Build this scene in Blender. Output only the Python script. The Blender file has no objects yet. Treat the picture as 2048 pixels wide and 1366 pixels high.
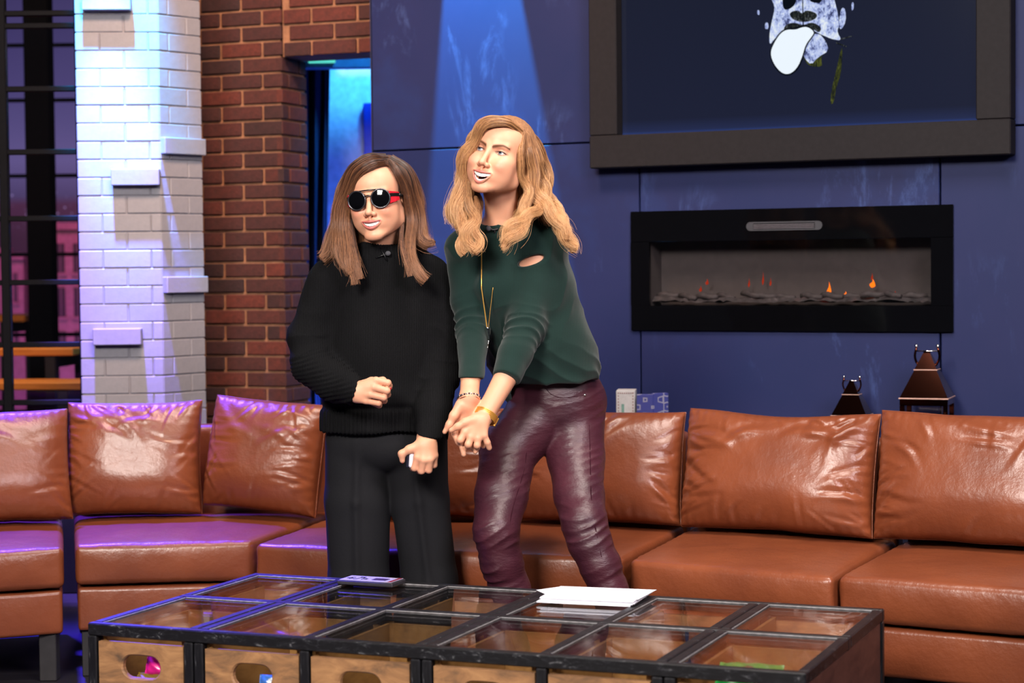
import bpy, bmesh, math, random
import numpy as np
from mathutils import Vector, Matrix
from mathutils.bvhtree import BVHTree

random.seed(4)
RNG = np.random.default_rng(11)
scene = bpy.context.scene
COL = scene.collection


def lin(r, g, b):
    def f(c):
        c /= 255.0
        return c / 12.92 if c <= 0.04045 else ((c + 0.055) / 1.055) ** 2.4
    return (f(r), f(g), f(b), 1.0)


# ------------------------------------------------------------------ camera
CAM_H = 1.32
FPX = 3921.3                      # focal length in pixels of the 2048-wide frame
PITCH, ROLL = 0.0388, -0.0100
_f = np.array([0.0, math.cos(PITCH), -math.sin(PITCH)])
_u = np.array([0.0, math.sin(PITCH), math.cos(PITCH)])
_r = np.array([1.0, 0.0, 0.0])
CR = _r * math.cos(ROLL) + _u * math.sin(ROLL)
CU = -_r * math.sin(ROLL) + _u * math.cos(ROLL)
CF = _f
CAMP = np.array([0.0, 0.0, CAM_H])
cam_data = bpy.data.cameras.new('camera')
cam = bpy.data.objects.new('camera', cam_data)
COL.objects.link(cam)
cam.matrix_world = Matrix(((CR[0], CU[0], -CF[0], 0), (CR[1], CU[1], -CF[1], 0), (CR[2], CU[2], -CF[2], CAM_H), (0, 0, 0, 1)))
cam_data.sensor_width = 36.0
cam_data.lens = FPX * 36.0 / 2048.0
cam_data.clip_start = 0.1
cam_data.clip_end = 60
cam_data.dof.use_dof = True
cam_data.dof.focus_distance = 5.8
cam_data.dof.aperture_fstop = 3.2
scene.camera = cam

# ------------------------------------------------------------------ world, studio lights, exposure
scene.view_settings.view_transform = 'Standard'
scene.view_settings.look = 'None'
scene.view_settings.exposure = 0.0
scene.view_settings.gamma = 1.0
scene.view_settings.use_curve_mapping = False
world = bpy.data.worlds.new('world')
scene.world = world
world.use_nodes = True
world.node_tree.nodes['Background'].inputs[0].default_value = (0.35, 0.38, 0.55, 1)
world.node_tree.nodes['Background'].inputs[1].default_value = 0.05


def aim(o, target):
    d = Vector(target) - o.location
    o.rotation_euler = d.to_track_quat('-Z', 'Y').to_euler()


def area(name, loc, target, size, energy, color, size_y=None, spread=180):
    l = bpy.data.lights.new(name, 'AREA')
    l.energy = energy
    l.color = color
    l.shape = 'RECTANGLE'
    l.size = size
    l.size_y = size_y or size
    l.spread = math.radians(spread)
    o = bpy.data.objects.new(name, l)
    o.location = loc
    COL.objects.link(o)
    aim(o, target)
    return o


def spot(name, loc, target, energy, color, angle, blend=0.3, radius=0.05):
    l = bpy.data.lights.new(name, 'SPOT')
    l.energy = energy
    l.color = color
    l.spot_size = math.radians(angle)
    l.spot_blend = blend
    l.shadow_soft_size = radius
    o = bpy.data.objects.new(name, l)
    o.location = loc
    COL.objects.link(o)
    aim(o, target)
    return o


# the studio's lighting grid
area('key_light', (-2.0, 0.2, 3.9), (0.0, 6.0, 1.2), 1.6, 142, (1.0, 0.93, 0.86), 1.2, 95)
area('fill_light', (2.6, 0.6, 3.6), (0.4, 6.2, 1.0), 1.8, 70, (1.0, 0.90, 0.95), 1.2, 95)
area('top_light', (0.6, 4.7, 4.6), (0.5, 6.5, 0.4), 1.6, 75, (1.0, 0.9, 0.82), 1.2, 120)
spot('sofa_light', (1.6, 3.4, 4.4), (0.9, 6.6, 0.6), 240, (1.0, 0.85, 0.7), 40, 0.6, 0.2)
spot('back_light', (1.6, 8.2, 4.8), (0.0, 5.9, 1.4), 160, (1.0, 0.9, 0.85), 30, 0.5, 0.15)
spot('purple_wash', (-2.3, 8.2, 4.2), (-1.75, 6.1, 0.4), 5600, (0.06, 0.03, 1.0), 36, 0.5, 0.1)
spot('column_wash', (-1.60, 7.42, 3.75), (-1.57, 7.90, 2.30), 5200, (0.0, 0.42, 1.0), 19, 0.9, 0.04)
spot('column_wash_low', (-1.63, 7.40, 3.78), (-1.57, 7.90, 1.1), 5200, (0.20, 0.12, 1.0), 16, 0.6, 0.04)
area('brick_wash', (-0.9, 5.6, 4.3), (-1.1, 8.4, 1.6), 0.5, 45, (1.0, 0.62, 0.4), 0.5, 80)
spot('door_wash', (-0.35, 9.0, 2.9), (-0.68, 9.7, 1.6), 190, (0.05, 0.45, 1.0), 110, 0.5, 0.1)
spot('door_wash_low', (-0.55, 9.0, 0.4), (-0.66, 9.75, 1.2), 150, (0.05, 0.16, 1.0), 110, 0.5, 0.1)
spot('table_room_light', (-2.6, 9.0, 3.6), (-2.2, 9.4, 0.9), 300, (1.0, 0.6, 0.25), 50, 0.6, 0.1)

# ------------------------------------------------------------------ helpers
def at(px, py, y):
    d = (px - 1024) / FPX * CR - (py - 683) / FPX * CU + CF
    return CAMP + d * (y / d[1])


def raydir(px, py):
    d = (px - 1024) / FPX * CR - (py - 683) / FPX * CU + CF
    return d / np.linalg.norm(d)


WO = np.array([0.4647, 7.5524])
WYAW = -0.4617
WE = np.array([math.cos(WYAW), math.sin(WYAW)])
WN = np.array([-WE[1], WE[0]])     # away from the camera


def wp(s, z, off=0.0):
    """a point on the blue wall: s along it, z up, off towards the room"""
    p = WO + s * WE - off * WN
    return np.array([p[0], p[1], z])


def wpx(px, py, off=0.0):
    d = (px - 1024) / FPX * CR - (py - 683) / FPX * CU + CF
    o = WO - WN * off
    t = (o @ WN - CAMP[:2] @ WN) / (d[:2] @ WN)
    p = CAMP + d * t
    return ((p[:2] - WO) @ WE, p[2])


ORIG = {}


def tag(o, label=None, cat=None, group=None, kind=None):
    if label:
        o['label'] = label
    if cat:
        o['category'] = cat
    if group:
        o['group'] = group
    if kind:
        o['kind'] = kind
    return o


def empty(name, loc, label=None, cat=None, group=None, kind=None):
    o = bpy.data.objects.new(name, None)
    o.empty_display_size = 0.1
    o.location = loc
    COL.objects.link(o)
    ORIG[o.name] = np.array(loc, float)
    return tag(o, label, cat, group, kind)


def link(o, parent, origin):
    base = ORIG[parent.name] if parent is not None else np.zeros(3)
    if parent is not None:
        o.parent = parent
    o.location = tuple(np.asarray(origin) - base)
    COL.objects.link(o)
    ORIG[o.name] = np.asarray(origin, float)
    return o


def mk(name, V, F, m, parent=None, smooth=False, cols=None, uv=None):
    """one mesh object from world-space vertices"""
    V = np.asarray(V, dtype=np.float64)
    lo, hi = V.min(0), V.max(0)
    origin = np.array([(lo[0] + hi[0]) / 2, (lo[1] + hi[1]) / 2, lo[2]])
    me = bpy.data.meshes.new(name)
    if isinstance(F, np.ndarray):
        n, k = F.shape
        me.vertices.add(len(V))
        me.vertices.foreach_set('co', (V - origin).astype(np.float32).ravel())
        me.loops.add(n * k)
        me.loops.foreach_set('vertex_index', F.astype(np.int32).ravel())
        me.polygons.add(n)
        me.polygons.foreach_set('loop_start', np.arange(0, n * k, k, dtype=np.int32))
        me.update(calc_edges=True)
    else:
        me.from_pydata([tuple(v) for v in (V - origin)], [], [tuple(f) for f in F])
        me.update()
    if smooth:
        me.polygons.foreach_set('use_smooth', np.ones(len(me.polygons), dtype=bool))
    if cols is not None:
        a = me.attributes.new('Col', 'FLOAT_COLOR', 'POINT')
        c = np.ones((len(V), 4), dtype=np.float32)
        c[:, :3] = cols[:, :3]
        a.data.foreach_set('color', c.ravel())
    me.materials.append(m)
    o = bpy.data.objects.new(name, me)
    return link(o, parent, origin)


class MB:
    """collects pieces of geometry for one mesh"""
    def __init__(s):
        s.V = []
        s.F = []

    def add(s, V, F):
        n = len(s.V)
        s.V += [tuple(v) for v in V]
        s.F += [tuple(int(i) + n for i in f) for f in F]
        return s

    def box(s, o, ex, ey, ez, dx, dy, dz, c=0.0):
        """oriented box: o is the minimum corner, dx/dy/dz the sizes along the unit axes"""
        o, ex, ey, ez = (np.asarray(a, float) for a in (o, ex, ey, ez))
        V, F = chamfer(dx / 2, dy / 2, dz / 2, c)
        ctr = o + ex * dx / 2 + ey * dy / 2 + ez * dz / 2
        return s.add([ctr + ex * v[0] + ey * v[1] + ez * v[2] for v in V], F)

    def tube(s, pts, r, n=8, caps=True):
        pts = [np.asarray(p, float) for p in pts]
        rr = r if hasattr(r, '__len__') else [r] * len(pts)
        V, F = [], []
        prev = None
        for i, p in enumerate(pts):
            t = pts[min(i + 1, len(pts) - 1)] - pts[max(i - 1, 0)]
            t = t / (np.linalg.norm(t) + 1e-12)
            if prev is None:
                a = np.array([0, 0, 1.0]) if abs(t[2]) < 0.9 else np.array([1.0, 0, 0])
            else:
                a = prev
            a = a - t * (a @ t)
            a /= np.linalg.norm(a)
            prev = a
            b = np.cross(t, a)
            for k in range(n):
                q = 2 * math.pi * k / n
                V.append(p + rr[i] * (math.cos(q) * a + math.sin(q) * b))
        for i in range(len(pts) - 1):
            for k in range(n):
                F.append((i * n + k, i * n + (k + 1) % n, (i + 1) * n + (k + 1) % n, (i + 1) * n + k))
        if caps:
            F.append(tuple(reversed(range(n))))
            F.append(tuple((len(pts) - 1) * n + k for k in range(n)))
        return s.add(V, F)

    def ball(s, c, r, n=10, m=6, sc=(1, 1, 1)):
        V = [np.asarray(c) + np.array([0, 0, r * sc[2]])]
        F = []
        for i in range(1, m):
            a = math.pi * i / m
            for k in range(n):
                b = 2 * math.pi * k / n
                V.append(np.asarray(c) + np.array([r * sc[0] * math.sin(a) * math.cos(b), r * sc[1] * math.sin(a) * math.sin(b), r * sc[2] * math.cos(a)]))
        V.append(np.asarray(c) - np.array([0, 0, r * sc[2]]))
        for k in range(n):
            F.append((0, 1 + k, 1 + (k + 1) % n))
            for i in range(m - 2):
                q = 1 + i * n
                F.append((q + k, q + n + k, q + n + (k + 1) % n, q + (k + 1) % n))
            q = 1 + (m - 2) * n
            F.append((q + k, len(V) - 1, q + (k + 1) % n))
        return s.add(V, F)

    def prism(s, poly, ex, ey, o, ez, depth):
        """polygon (2D, counter-clockwise in ex, ey) swept by depth along ez"""
        ex, ey, ez, o = (np.asarray(a, float) for a in (ex, ey, ez, o))
        n = len(poly)
        V = [o + ex * p[0] + ey * p[1] for p in poly] + [o + ex * p[0] + ey * p[1] + ez * depth for p in poly]
        F = [tuple(reversed(range(n))), tuple(range(n, 2 * n))]
        F += [(i, (i + 1) % n, n + (i + 1) % n, n + i) for i in range(n)]
        return s.add(V, F)

    def build(s, name, m, parent=None, smooth=False):
        return mk(name, s.V, s.F, m, parent, smooth)


def chamfer(hx, hy, hz, c):
    if c <= 0:
        V = [(x, y, z) for x in (-hx, hx) for y in (-hy, hy) for z in (-hz, hz)]
        F = [(0, 1, 3, 2), (4, 6, 7, 5), (0, 4, 5, 1), (2, 3, 7, 6), (0, 2, 6, 4), (1, 5, 7, 3)]
        return V, F
    V, idx = [], {}
    for sx in (-1, 1):
        for sy in (-1, 1):
            for sz in (-1, 1):
                for ax in range(3):
                    p = [sx * (hx - c), sy * (hy - c), sz * (hz - c)]
                    h = (hx, hy, hz)[ax]
                    p[ax] = (sx, sy, sz)[ax] * h
                    idx[(sx, sy, sz, ax)] = len(V)
                    V.append(tuple(p))
    F = []
    for ax in range(3):
        a, b = [i for i in range(3) if i != ax]
        for s in (-1, 1):
            q = []
            for sa, sb in ((-1, -1), (1, -1), (1, 1), (-1, 1)):
                k = [0, 0, 0]
                k[ax], k[a], k[b] = s, sa, sb
                q.append(idx[(k[0], k[1], k[2], ax)])
            F.append(q)
    for ax in range(3):          # the edge faces run along ax
        a, b = [i for i in range(3) if i != ax]
        for sa in (-1, 1):
            for sb in (-1, 1):
                k0, k1 = [0, 0, 0], [0, 0, 0]
                k0[ax], k1[ax] = -1, 1
                k0[a] = k1[a] = sa
                k0[b] = k1[b] = sb
                F.append([idx[(*k0, a)], idx[(*k1, a)], idx[(*k1, b)], idx[(*k0, b)]])
    for sx in (-1, 1):
        for sy in (-1, 1):
            for sz in (-1, 1):
                F.append([idx[(sx, sy, sz, 0)], idx[(sx, sy, sz, 1)], idx[(sx, sy, sz, 2)]])
    VV = np.array(V)
    out = []
    for f in F:                  # outward winding
        p = VV[list(f)]
        nrm = np.cross(p[1] - p[0], p[2] - p[0])
        out.append(tuple(f) if nrm @ p.mean(0) > 0 else tuple(reversed(f)))
    return V, out


Z3 = np.array([0.0, 0.0, 1.0])
X3 = np.array([1.0, 0.0, 0.0])
Y3 = np.array([0.0, 1.0, 0.0])


def v3(xy, z=0.0):
    return np.array([xy[0], xy[1], z])


def _hash(i, j, k, seed):
    h = (i * 374761393 + j * 668265263 + k * 2147483647 + seed * 974634777) & 0xFFFFFFFF
    h = ((h ^ (h >> 13)) * 1274126177) & 0xFFFFFFFF
    h = h ^ (h >> 16)
    return (h & 0xFFFF) / 32767.5 - 1.0


def vnoise(P, freq, seed=0):
    """smooth value noise in -1..1 at points P (n,3)"""
    Q = np.asarray(P, float) * freq
    I = np.floor(Q).astype(np.int64)
    f = Q - I
    f = f * f * (3 - 2 * f)
    out = 0
    for a in (0, 1):
        for b in (0, 1):
            for c in (0, 1):
                w = (f[:, 0] if a else 1 - f[:, 0]) * (f[:, 1] if b else 1 - f[:, 1]) * (f[:, 2] if c else 1 - f[:, 2])
                out = out + w * _hash(I[:, 0] + a, I[:, 1] + b, I[:, 2] + c, seed)
    return out


# ------------------------------------------------------------------ materials
class NT:
    def __init__(s, name):
        s.m = bpy.data.materials.new(name)
        s.m.use_nodes = True
        s.t = s.m.node_tree
        s.b = s.t.nodes['Principled BSDF']
        s.out = s.t.nodes['Material Output']

    def n(s, kind, **kw):
        nd = s.t.nodes.new(kind)
        for k, v in kw.items():
            if isinstance(v, (int, float, tuple, list)) and k in nd.inputs:
                nd.inputs[k].default_value = v
            else:
                setattr(nd, k, v)
        return nd

    def l(s, a, b):
        s.t.links.new(a, b)

    def set(s, **kw):
        for k, v in kw.items():
            s.b.inputs[k.replace('_', ' ')].default_value = v
        return s

    def coord(s, scale=(1, 1, 1), rot=(0, 0, 0), space='Object'):
        tc = s.n('ShaderNodeTexCoord')
        mp = s.n('ShaderNodeMapping')
        mp.inputs['Scale'].default_value = scale
        mp.inputs['Rotation'].default_value = rot
        s.l(tc.outputs[space], mp.inputs['Vector'])
        return mp.outputs['Vector']

    def noise(s, vec, scale, detail=4.0, rough=0.5, dist=0.0):
        nd = s.n('ShaderNodeTexNoise')
        nd.inputs['Scale'].default_value = scale
        nd.inputs['Detail'].default_value = detail
        nd.inputs['Roughness'].default_value = rough
        nd.inputs['Distortion'].default_value = dist
        if vec is not None:
            s.l(vec, nd.inputs['Vector'])
        return nd.outputs['Fac']

    def ramp(s, fac, stops):
        nd = s.n('ShaderNodeValToRGB')
        e = nd.color_ramp.elements
        e[0].position, e[0].color = stops[0]
        e[1].position, e[1].color = stops[-1]
        for p, c in stops[1:-1]:
            q = e.new(p)
            q.color = c
        s.l(fac, nd.inputs['Fac'])
        return nd.outputs['Color']

    def mix(s, fac, a, b, mode='MIX'):
        nd = s.n('ShaderNodeMix', data_type='RGBA', blend_type=mode)
        for sock, val in ((nd.inputs['Factor'], fac), (nd.inputs['A'], a), (nd.inputs['B'], b)):
            pass
        ins = [i for i in nd.inputs if i.enabled]
        for sock, val in zip((ins[0], ins[1], ins[2]), (fac, a, b)):
            if hasattr(val, 'links'):
                s.l(val, sock)
            else:
                sock.default_value = val
        return [o for o in nd.outputs if o.enabled][0]

    def base(s, sock):
        s.l(sock, s.b.inputs['Base Color'])
        return s

    def bump(s, h, strength=0.3, dist=0.01, prev=None):
        nd = s.n('ShaderNodeBump')
        nd.inputs['Strength'].default_value = strength
        nd.inputs['Distance'].default_value = dist
        s.l(h, nd.inputs['Height'])
        if prev is not None:
            s.l(prev, nd.inputs['Normal'])
        s.l(nd.outputs['Normal'], s.b.inputs['Normal'])
        return nd.outputs['Normal']


def plain(name, color, rough=0.5, metal=0.0, spec=0.5, var=0.15, nscale=30, bump=0.0):
    """a plain surface with faint unevenness"""
    t = NT(name)
    t.set(Roughness=rough, Metallic=metal)
    t.b.inputs['Specular IOR Level'].default_value = spec
    v = t.coord()
    f = t.noise(v, nscale, 5)
    c0 = tuple(x * (1 - var) for x in color[:3]) + (1,)
    c1 = tuple(min(1, x * (1 + var)) for x in color[:3]) + (1,)
    t.base(t.ramp(f, [(0.3, c0), (0.7, c1)]))
    if bump:
        t.bump(f, bump, 0.004)
    return t.m


def emit(name, color, strength):
    t = NT(name)
    t.set(Roughness=0.6)
    t.b.inputs['Specular IOR Level'].default_value = 0.0
    t.b.inputs['Base Color'].default_value = (0, 0, 0, 1)
    t.b.inputs['Emission Color'].default_value = color
    t.b.inputs['Emission Strength'].default_value = strength
    return t.m


def glass_mat(name, tint=(1, 1, 1, 1), refl=0.95, rough=0.0):
    """thin pane: clear, with a Fresnel reflection"""
    t = NT(name)
    t.t.nodes.remove(t.b)
    tr = t.n('ShaderNodeBsdfTransparent')
    tr.inputs['Color'].default_value = tint
    gl = t.n('ShaderNodeBsdfGlossy')
    gl.inputs['Roughness'].default_value = rough
    lw = t.n('ShaderNodeLayerWeight')
    pw = t.n('ShaderNodeMath', operation='POWER')
    pw.inputs[1].default_value = 5.0
    t.l(lw.outputs['Facing'], pw.inputs[0])
    fr = t.n('ShaderNodeMath', operation='MULTIPLY_ADD')
    fr.inputs[1].default_value = refl
    fr.inputs[2].default_value = 0.03
    t.l(pw.outputs[0], fr.inputs[0])
    mx = t.n('ShaderNodeMixShader')
    t.l(fr.outputs[0], mx.inputs[0])
    t.l(tr.outputs[0], mx.inputs[1])
    t.l(gl.outputs[0], mx.inputs[2])
    t.l(mx.outputs[0], t.out.inputs['Surface'])
    return t.m


def leather_mat():
    t = NT('tan_leather')
    v = t.coord()
    big = t.noise(v, 5.0, 4)
    t.base(t.ramp(big, [(0.3, lin(110, 55, 32)), (0.7, lin(128, 67, 39))]))
    t.set(Roughness=0.34)
    t.b.inputs['Specular IOR Level'].default_value = 0.6
    fine = t.noise(v, 260, 3)
    mid = t.noise(v, 16, 4, 0.6)
    n1 = t.bump(mid, 0.16, 0.02)
    t.bump(fine, 0.10, 0.002, n1)
    return t.m


def wall_paint():
    t = NT('mottled_blue_paint')
    v = t.coord()
    a = t.noise(v, 1.6, 6, 0.6)
    b = t.noise(t.coord((1.0, 1.0, 0.35)), 6.0, 8, 0.75, 0.4)
    c1 = t.ramp(a, [(0.3, lin(21, 31, 72)), (0.55, lin(28, 34, 75)), (0.75, lin(29, 45, 94))])
    sp = t.ramp(b, [(0.56, (0, 0, 0, 1)), (0.76, (1, 1, 1, 1))])
    patch = t.ramp(t.noise(v, 2.6, 3), [(0.44, (0, 0, 0, 1)), (0.62, (1, 1, 1, 1))])
    msk = t.mix(1.0, sp, patch, 'MULTIPLY')
    t.base(t.mix(msk, c1, lin(66, 86, 140)))
    t.set(Roughness=0.55)
    t.b.inputs['Specular IOR Level'].default_value = 0.25
    t.bump(b, 0.15, 0.004)
    return t.m


def wood_mat(name, c0, c1, c2, axis='x', scale=1.0):
    t = NT(name)
    sc = {'x': (0.8, 11, 11), 'y': (11, 0.8, 11), 'z': (11, 11, 0.8)}[axis]
    v = t.coord(tuple(q * scale for q in sc))
    oi = t.n('ShaderNodeObjectInfo')
    add = t.n('ShaderNodeVectorMath', operation='ADD')
    sc2 = t.n('ShaderNodeVectorMath', operation='SCALE')
    sc2.inputs[0].default_value = (13, 7, 5)
    t.l(oi.outputs['Random'], sc2.inputs['Scale'])
    t.l(v, add.inputs[0])
    t.l(sc2.outputs[0], add.inputs[1])
    a = t.noise(add.outputs[0], 2.2, 8, 0.62, 0.7)
    t.base(t.ramp(a, [(0.28, c0), (0.5, c1), (0.7, c2)]))
    t.set(Roughness=0.5)
    t.b.inputs['Specular IOR Level'].default_value = 0.35
    t.bump(a, 0.12, 0.004)
    return t.m


def brick_mat(name, cols, rough=0.8, con=1.0, bmp=0.5):
    t = NT(name)
    oi = t.n('ShaderNodeObjectInfo')
    c = t.ramp(oi.outputs['Random'], cols)
    v = t.coord()
    f = t.noise(v, 40, 6, 0.65)
    d = t.ramp(f, [(0.3, (1 - 0.45 * con, 1 - 0.5 * con, 1 - 0.5 * con, 1)), (0.7, (1 + 0.25 * con, 1 + 0.15 * con, 1 + 0.1 * con, 1))])
    t.base(t.mix(1.0, c, d, 'MULTIPLY'))
    t.set(Roughness=rough)
    t.bump(f, bmp, 0.006)
    return t.m


def black_metal_worn(name, sc):
    t = NT(name)
    f = t.noise(t.coord(sc), 9.0, 8, 0.72, 0.6)
    t.base(t.ramp(f, [(0.50, lin(18, 17, 20)), (0.60, lin(34, 34, 38)), (0.72, lin(130, 130, 132))]))
    t.set(Roughness=0.42)
    t.bump(f, 0.2, 0.003)
    return t.m


def knit_mat(name, c0, c1, freq, rough=0.9, strength=0.5, spec=0.2):
    t = NT(name)
    w = t.n('ShaderNodeTexWave', wave_type='BANDS', bands_direction='X')
    w.inputs['Scale'].default_value = freq
    w.inputs['Distortion'].default_value = 1.2
    w.inputs['Detail'].default_value = 1
    w.inputs['Detail Scale'].default_value = 3
    v = t.coord()
    t.l(v, w.inputs['Vector'])
    f = t.noise(v, 240, 3, 0.6)
    h = t.mix(0.45, w.outputs['Color'], f)
    t.base(t.ramp(h, [(0.25, c0), (0.75, c1)]))
    t.set(Roughness=rough)
    t.b.inputs['Specular IOR Level'].default_value = spec
    t.b.inputs['Sheen Weight'].default_value = 0.15
    t.bump(h, strength, 0.004)
    return t.m


LEATHER = leather_mat()
PAINT = wall_paint()
PAINT_EDGE = plain('blue_panel_edge', lin(24, 28, 60), 0.7)
DARK = plain('matt_black', lin(14, 14, 18), 0.8, spec=0.2)
BLACKM = black_metal_worn('worn_black_bar', (1.2, 9, 9))
BLACKV = black_metal_worn('worn_black_post', (9, 9, 1.2))
PANE_GLINT = plain('pane_edge_glint', lin(120, 118, 120), 0.5, spec=0.5, var=0.35, nscale=60)  # pale grey that paints the highlight on the glass edges
SATIN_BLACK = plain('satin_black_frame', lin(32, 29, 31), 0.6, spec=0.12, var=0.10, nscale=60)
GLOSS_BLACK = plain('gloss_black_glass', lin(6, 6, 8), 0.06, spec=0.5, var=0.05)
FLOORM = wood_mat('dark_floor', lin(18, 16, 20), lin(30, 27, 32), lin(40, 36, 42), 'x', 0.6)
MORTAR = plain('tan_mortar', lin(136, 95, 70), 0.9, var=0.25, nscale=25, bump=0.3)
REDBRICK = brick_mat('red_brick', [(0.0, lin(40, 19, 23)), (0.25, lin(70, 28, 24)), (0.5, lin(57, 26, 26)), (0.8, lin(88, 36, 26)), (1.0, lin(46, 21, 25))])
WHITEBRICK = brick_mat('white_painted_brick', [(0.0, lin(124, 124, 132)), (1.0, lin(131, 130, 138))], 0.6, 0.18, 0.15)
WHITEMORTAR = plain('white_painted_mortar', lin(126, 124, 131), 0.7, var=0.1)
DRAWERW = wood_mat('drawer_wood', lin(100, 78, 60), lin(154, 112, 76), lin(182, 136, 92), 'x', 1.2)
BENCHW = wood_mat('orange_wood', lin(176, 96, 30), lin(200, 118, 40), lin(214, 134, 52), 'x', 1.0)
GLASS = glass_mat('clear_pane')
WINGLASS = glass_mat('window_pane', (0.92, 0.92, 0.96, 1))
# ------------------------------------------------------------------ the room shell
fl = MB()
fl.box((-5, 1.2, -0.05), X3, Y3, Z3, 10, 14.5, 0.05)
floor = fl.build('floor', FLOORM)
tag(floor, 'dark glossy studio floor under the sofa and table', kind='structure')

BRICK_MESH = {}


def brick_obj(name, L, h, d, m, parent, ctr, yaw):
    key = (m.name, round(L, 3), round(h, 3), round(d, 3))
    if key not in BRICK_MESH:
        V, F = chamfer(L / 2, d / 2, h / 2, 0.003)
        me = bpy.data.meshes.new(name)
        me.from_pydata(V, [], F)
        me.materials.append(m)
        BRICK_MESH[key] = me
    o = bpy.data.objects.new(name, BRICK_MESH[key])
    o.rotation_euler = (0, 0, yaw)
    return link(o, parent, ctr)


def bond(parent, corner, e, n, L, z0, z1, h, mod, m, depth=0.03, joint=0.010, off=0.0, proud=None, hole=None, wob=0.002):
    """running bond on the plane through corner, along e, facing n"""
    e = v3(e); n = v3(n)
    yaw = math.atan2(e[1], e[0])
    k = 0
    z = z0
    while z < z1 - 0.3 * h:
        s = -mod + (off + (0.5 * mod if k % 2 else 0.0)) % mod
        while s < L:
            a, b = max(s, 0.0) + (joint / 2 if s > 0 else 0), min(s + mod, L) - (joint / 2 if s + mod < L else 0)
            if b - a > 0.025 and not (hole and hole((a + b) / 2, z + h / 2)):
                pr = RNG.uniform(-wob, wob)
                if proud:
                    pr += proud((a + b) / 2, z + h / 2)
                c = v3(corner) + e * ((a + b) / 2) + n * (pr - depth / 2) + Z3 * (z + h / 2)
                ln = round((b - a) * 200) / 200
                brick_obj('brick', ln, h - joint, depth, m, parent, c, yaw)
            s += mod
        z += h
        k += 1


# red brick pilaster, its jamb and the lintel over the doorway
be = np.array([0.929, -0.371]); bn = np.array([0.371, 0.929])
BC = np.array([-0.974, 8.43])
mb = MB()
mb.box(v3(BC - be * 0.85 + bn * 0.012), v3(be), v3(bn), Z3, 0.838, 0.215, 2.75)
wall_l = mb.build('wall_left', MORTAR)
tag(wall_l, 'red brick pilaster with tan mortar beside the doorway', kind='structure')
COURSE = 0.0677
bond(wall_l, BC - be * 0.80, be, -bn, 0.80, 0.6, 2.72, COURSE, 0.203, REDBRICK, 0.03, 0.011, off=0.095)
bond(wall_l, BC, bn, be, 0.227, 0.6, 2.19, COURSE, 0.203, REDBRICK, 0.03, 0.011, off=0.06)
mb = MB()
mb.box(v3(BC + be * 0.002 + bn * 0.012, 2.222), v3(be), v3(bn), Z3, 0.70, 0.215, 0.52)
lint = mb.build('wall_lintel', MORTAR)
tag(lint, 'red brick lintel above the blue lit doorway', kind='structure')
bond(lint, BC + be * 0.012, be, -bn, 0.69, 2.216, 2.72, COURSE * 1.03, 0.218, REDBRICK, 0.03, 0.011, off=0.13)

# white painted brick column, lit from above
wc = [np.array([-1.735, 7.88]), np.array([-1.405, 7.90])]
we = (wc[1] - wc[0]) / np.linalg.norm(wc[1] - wc[0]); wn = np.array([-we[1], we[0]])
WL = np.linalg.norm(wc[1] - wc[0])
se = np.array([math.cos(math.radians(50)), math.sin(math.radians(50))]); sn = np.array([se[1], -se[0]])
SL = 0.222
back = [wc[0], wc[1], wc[1] + se * SL, wc[0] + wn * 0.35]
inner = []
for i, p in enumerate(back):
    ctr = sum(back) / 4
    inner.append(p + (ctr - p) / np.linalg.norm(ctr - p) * 0.007)
mb = MB()
mb.prism([tuple(p) for p in inner], X3, Y3, (0, 0, 0), Z3, 2.8)
colm = mb.build('column', WHITEMORTAR)
tag(colm, 'white painted brick column lit violet and cyan from above', kind='structure')
WH = 0.0725
bond(colm, wc[0], we, -wn, WL, 0.6, 2.75, WH, 0.192, WHITEBRICK, 0.03, 0.0035, off=0.096, wob=0.0012)
bond(colm, wc[1], se, sn, SL, 0.6, 2.75, WH, 0.19, WHITEBRICK, 0.03, 0.0035, off=0.05, wob=0.0008)
for s0, zc, L in ((0.035, 2.385, 0.192), (0.138, 1.688, 0.192), (0.055, 1.050, 0.192)):
    c = v3(wc[0] + we * (s0 + L / 2) - wn * 0.012) + Z3 * zc
    brick_obj('proud_brick', L, WH - 0.006, 0.07, WHITEBRICK, colm, c, math.atan2(we[1], we[0]))
for zc in (1.815, 1.255):
    c = v3(wc[1] + se * SL * 0.5 + sn * 0.002) + Z3 * zc
    brick_obj('proud_brick', SL * 0.98, WH - 0.006, 0.05, WHITEBRICK, colm, c, math.atan2(se[1], se[0]))

# blue panelled back wall with recessed joints; the fireplace sits in a gap between panels
mb = MB()
mb.box(wp(-1.15, 0, -0.22), v3(WE), v3(WN), Z3, 3.9, 0.04, 3.0)
wall_b = mb.build('wall_back', PAINT_EDGE)
tag(wall_b, 'blue mottled panelled wall behind the sofa', kind='structure')


def panel(s0, s1, z0, z1):
    g = 0.003
    b = MB()
    b.box(wp(s0 + g, z0 + g, 0.0), v3(WE), v3(WN), Z3, s1 - s0 - 2 * g, 0.02, z1 - z0 - 2 * g, 0.0025)
    b.build('panel', PAINT, wall_b)


panel(-1.15, 1.19, 1.7927, 3.0)
panel(1.19, 2.75, 1.7927, 3.0)
panel(-1.15, 0.033, 0.0, 1.7927)
panel(0.033, 1.195, 1.45, 1.7927)
panel(0.033, 1.195, 0.0, 1.12)
panel(1.195, 2.75, 0.0, 1.7927)
mb = MB()
mb.box(wp(-1.154, 0, 0.0), v3(WE), v3(WN), Z3, 0.004, 0.26, 3.0)
mb.build('end_board', PAINT_EDGE, wall_b)

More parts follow.
